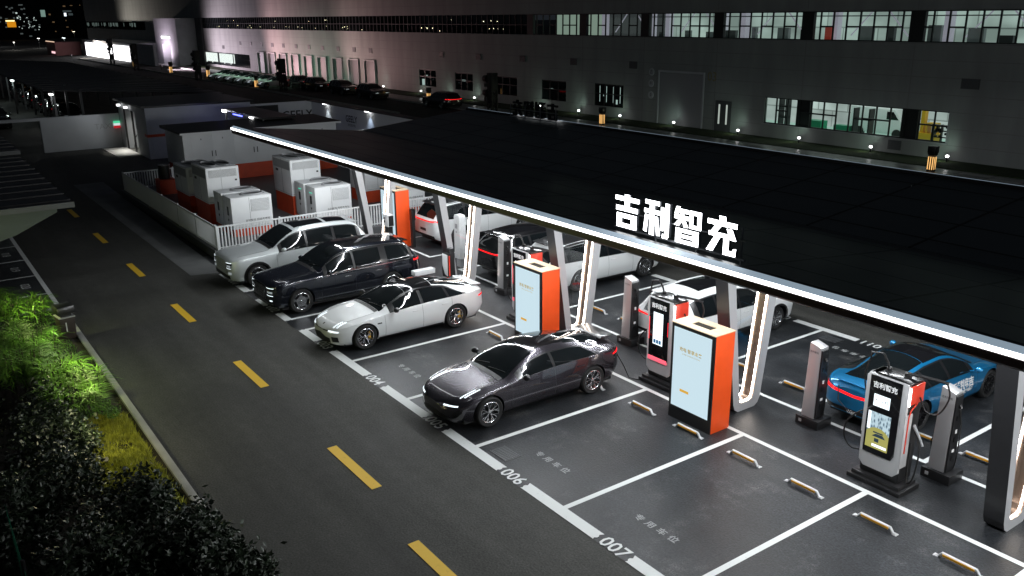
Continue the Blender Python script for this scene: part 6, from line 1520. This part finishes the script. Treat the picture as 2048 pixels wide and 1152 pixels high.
t = empty('pampas_grass', (1.55, -7.75, .07), 'pale beige feathery plume at the left edge of the bed', 'plant')
m = MB(); V = []
for k in range(260):
    z = rng.uniform(0, .5); a = rng.uniform(0, 2*PI); r_ = .07*math.sin(PI*min(1, z/.5*.9+.1)); p = (r_*math.cos(a)*.3, r_*math.sin(a)*.3, 1.0+z); q = (r_*math.cos(a)*1.6, r_*math.sin(a)*1.6, 1.0+z-.05)
    m.add([p, q, (q[0], q[1], q[2]+.02)], [(0, 1, 2)])
m.build('plume', mat('plume', (.45, .33, .18), .9), t); m = MB(); m.tube([(0, 0, 0), (.02, .0, .6), (0, 0, 1.1)], .01, 5); m.build('stem', MT['bark'], t)
sh = [((2.4, -8.2), (.9, .9, .9), 2200, 'dark shrub at the left edge below the pampas plume'), ((4.6, -8.6), (1.0, .7, .9), 2600, 'dark shrub left of the lime green blades'), ((6.9, -8.5), (1.1, .7, .9), 2600, 'dark shrub behind the lime green clump'),
 ((8.9, -7.3), (1.0, .8, .95), 2800, 'dark shrub left of the yellow ground cover, upper one'), ((10.7, -7.4), (1.0, .85, 1.0), 3000, 'dark shrub left of the yellow ground cover, lower one'), ((12.3, -7.6), (1.0, .8, 1.1), 3000, 'dark shrub in the lower left, left of the big glossy hedge'),
 ((14.6, -6.7), (1.0, .8, 1.1), 4200, 'glossy dark hedge shrub at the lower left end of the kerb'), ((16.2, -6.3), (1.0, .75, 1.1), 4600, 'glossy dark hedge shrub at the bottom, middle one'), ((17.6, -6.0), (.95, .65, 1.05), 4600, 'glossy dark hedge shrub at the bottom, reaching furthest right'),
 ((13.4, -8.6), (1.1, .7, 1.3), 2600, 'dark shrub at the bottom left by the green mesh fence'), ((16.0, -7.6), (1.1, .8, 1.25), 3200, 'dark shrub in the bottom left corner behind the hedge')]
for i, ((x, y), R, n, lb) in enumerate(sh): leaves('shrub', int(n*1.35), R, MT['leaf_dark'], lb, (x, y, .07), (.06, .11) if i < 6 else (.075, .13), broad=.55 if i > 5 else .7)
leaves('shrub', 1500, (.6, .55, .65), MT['leaf_green'], 'small bright green shrub lit from below left of the lime green blades', (5.6, -6.9, .07), (.04, .07))
leaves('shrub', 1500, (.6, .5, .7), MT['leaf_green'], 'light green shrub at the foot of the dark bollard', (2.3, -6.95, .07), (.04, .07))
leaves('shrub', 700, (.45, .3, .4), MT['leaf_green'], 'low green tuft just above the yellow ground cover', (8.9, -6.1, .07), (.03, .05))
# ground cover: nobody could count its shoots
def cover(name, x0, x1, y0, y1, n, mt, h, label):
    V = []; Fc = []
    P_ = rng.uniform(size=(n, 2)); 
    for i in range(n):
        x = x0+(x1-x0)*P_[i, 0]; y = y0+(y1-y0)*P_[i, 1]; b_ = .5+.5*math.sin(x*3.1)*math.cos(y*4.3+x)
        if rng.uniform() > b_*1.5+.12: continue
        hh = h*(.35+.65*b_)*rng.uniform(.5, 1.1); a = rng.uniform(0, 2*PI); w_ = .014; o = len(V)
        V += [(x-w_*math.cos(a), y-w_*math.sin(a), .07), (x+w_*math.cos(a), y+w_*math.sin(a), .07), (x+rng.normal()*.04, y+rng.normal()*.04, .07+hh)]; Fc.append([o, o+1, o+2])
    me = bpy.data.meshes.new(name); me.from_pydata(V, [], Fc); me.materials.append(mt); o = bpy.data.objects.new(name, me); COL.objects.link(o); stuff(o, label, 'ground cover')
cover('yellow_ground_cover', 8.9, 13.9, -6.95, -5.75, 22000, MT['moss'], .2, 'yellow green mossy ground cover lit beside the kerb')
cover('low_grass', .5, 9.2, -7.2, -5.85, 3500, MT['leaf_green'], .12, 'sparse low grass along the inside of the kerb')
t = empty('mesh_fence', (14.9, -8.55, 0), 'green wire mesh fence with a dark post in the bottom left corner', 'fence')
m = MB()
for i in range(40): x = -1.5+i*.08; m.tube([(x, .0, .1), (x+.9, .0, 1.0)], .004, 4); m.tube([(x+.9, .0, .1), (x, .0, 1.0)], .004, 4)
m.build('mesh', mat('mesh_green', (.03, .22, .12), .5), t); MB().cyl((.9, 0, 0), (.9, 0, 1.15), .03, n=8).build('post', MT['blk'], t); MB().cyl((-1.4, 0, 0), (-1.4, 0, 1.15), .03, n=8).build('post', MT['blk'], t)
# garden lamps hidden in the leaves
def garden_lamp(x, y, z, e, col, label, to=None):
    t = empty('garden_lamp', (x, y, .07), label, 'lamp', 'garden lamps in the planting bed')
    m = MB(); m.cyl((0, 0, 0), (0, 0, .12), .03, n=8); m.build('stake', MT['blk'], t); m = MB(); m.cyl((0, 0, .12), (0, 0, .18), .045, n=10); m.build('lens', emis('garden_lens', col, .15), t)
    point('garden_light', (x, y, .07+z), e, col, .12)
garden_lamp(2.3, -6.55, 1.25, 45, (.88, 1, .36), 'garden lamp beside the dark bollard, glowing on the leaves')
garden_lamp(7.25, -6.2, 1.15, 42, (.88, 1, .36), 'garden lamp under the lime green blades')
garden_lamp(8.9, -6.35, 1.05, 16, (.90, 1, .40), 'garden lamp between the lime blades and the yellow ground cover')
garden_lamp(11.3, -6.6, 1.1, 44, (1, .92, .5), 'garden lamp in the yellow ground cover')
garden_lamp(5.2, -6.5, 1.25, 26, (.80, 1, .5), 'weak garden lamp between the two bright green clumps')
# added fill lamp, shaped as a street lamp behind the bed, outside the picture
t = empty('street_lamp', (2, -15.5, 0), 'added fill lamp on a tall pole behind the planting bed, outside the picture', 'street lamp')
m = MB(); m.cyl((0, 0, 0), (0, 0, 8.0), .09, .06, 10); m.tube([(0, 0, 7.9), (0, .5, 8.2), (0, 1.3, 8.25)], .04, 8); m.build('pole', MT['greyd'], t, smooth=True)
m = MB(); m.box(-.16, .16, 1.2, 1.9, 8.2, 8.3); m.build('lamp_head', MT['greyd'], t, bevel=.02); m = MB(); m.box(-.13, .13, 1.25, 1.85, 8.185, 8.199); m.build('lamp_lens', MT['bulb'], t)
area_light('added_fill_light', (2, -13.9, 8.15), .3, .6, 130, (.93, .97, 1), (math.radians(35), 0, 0))
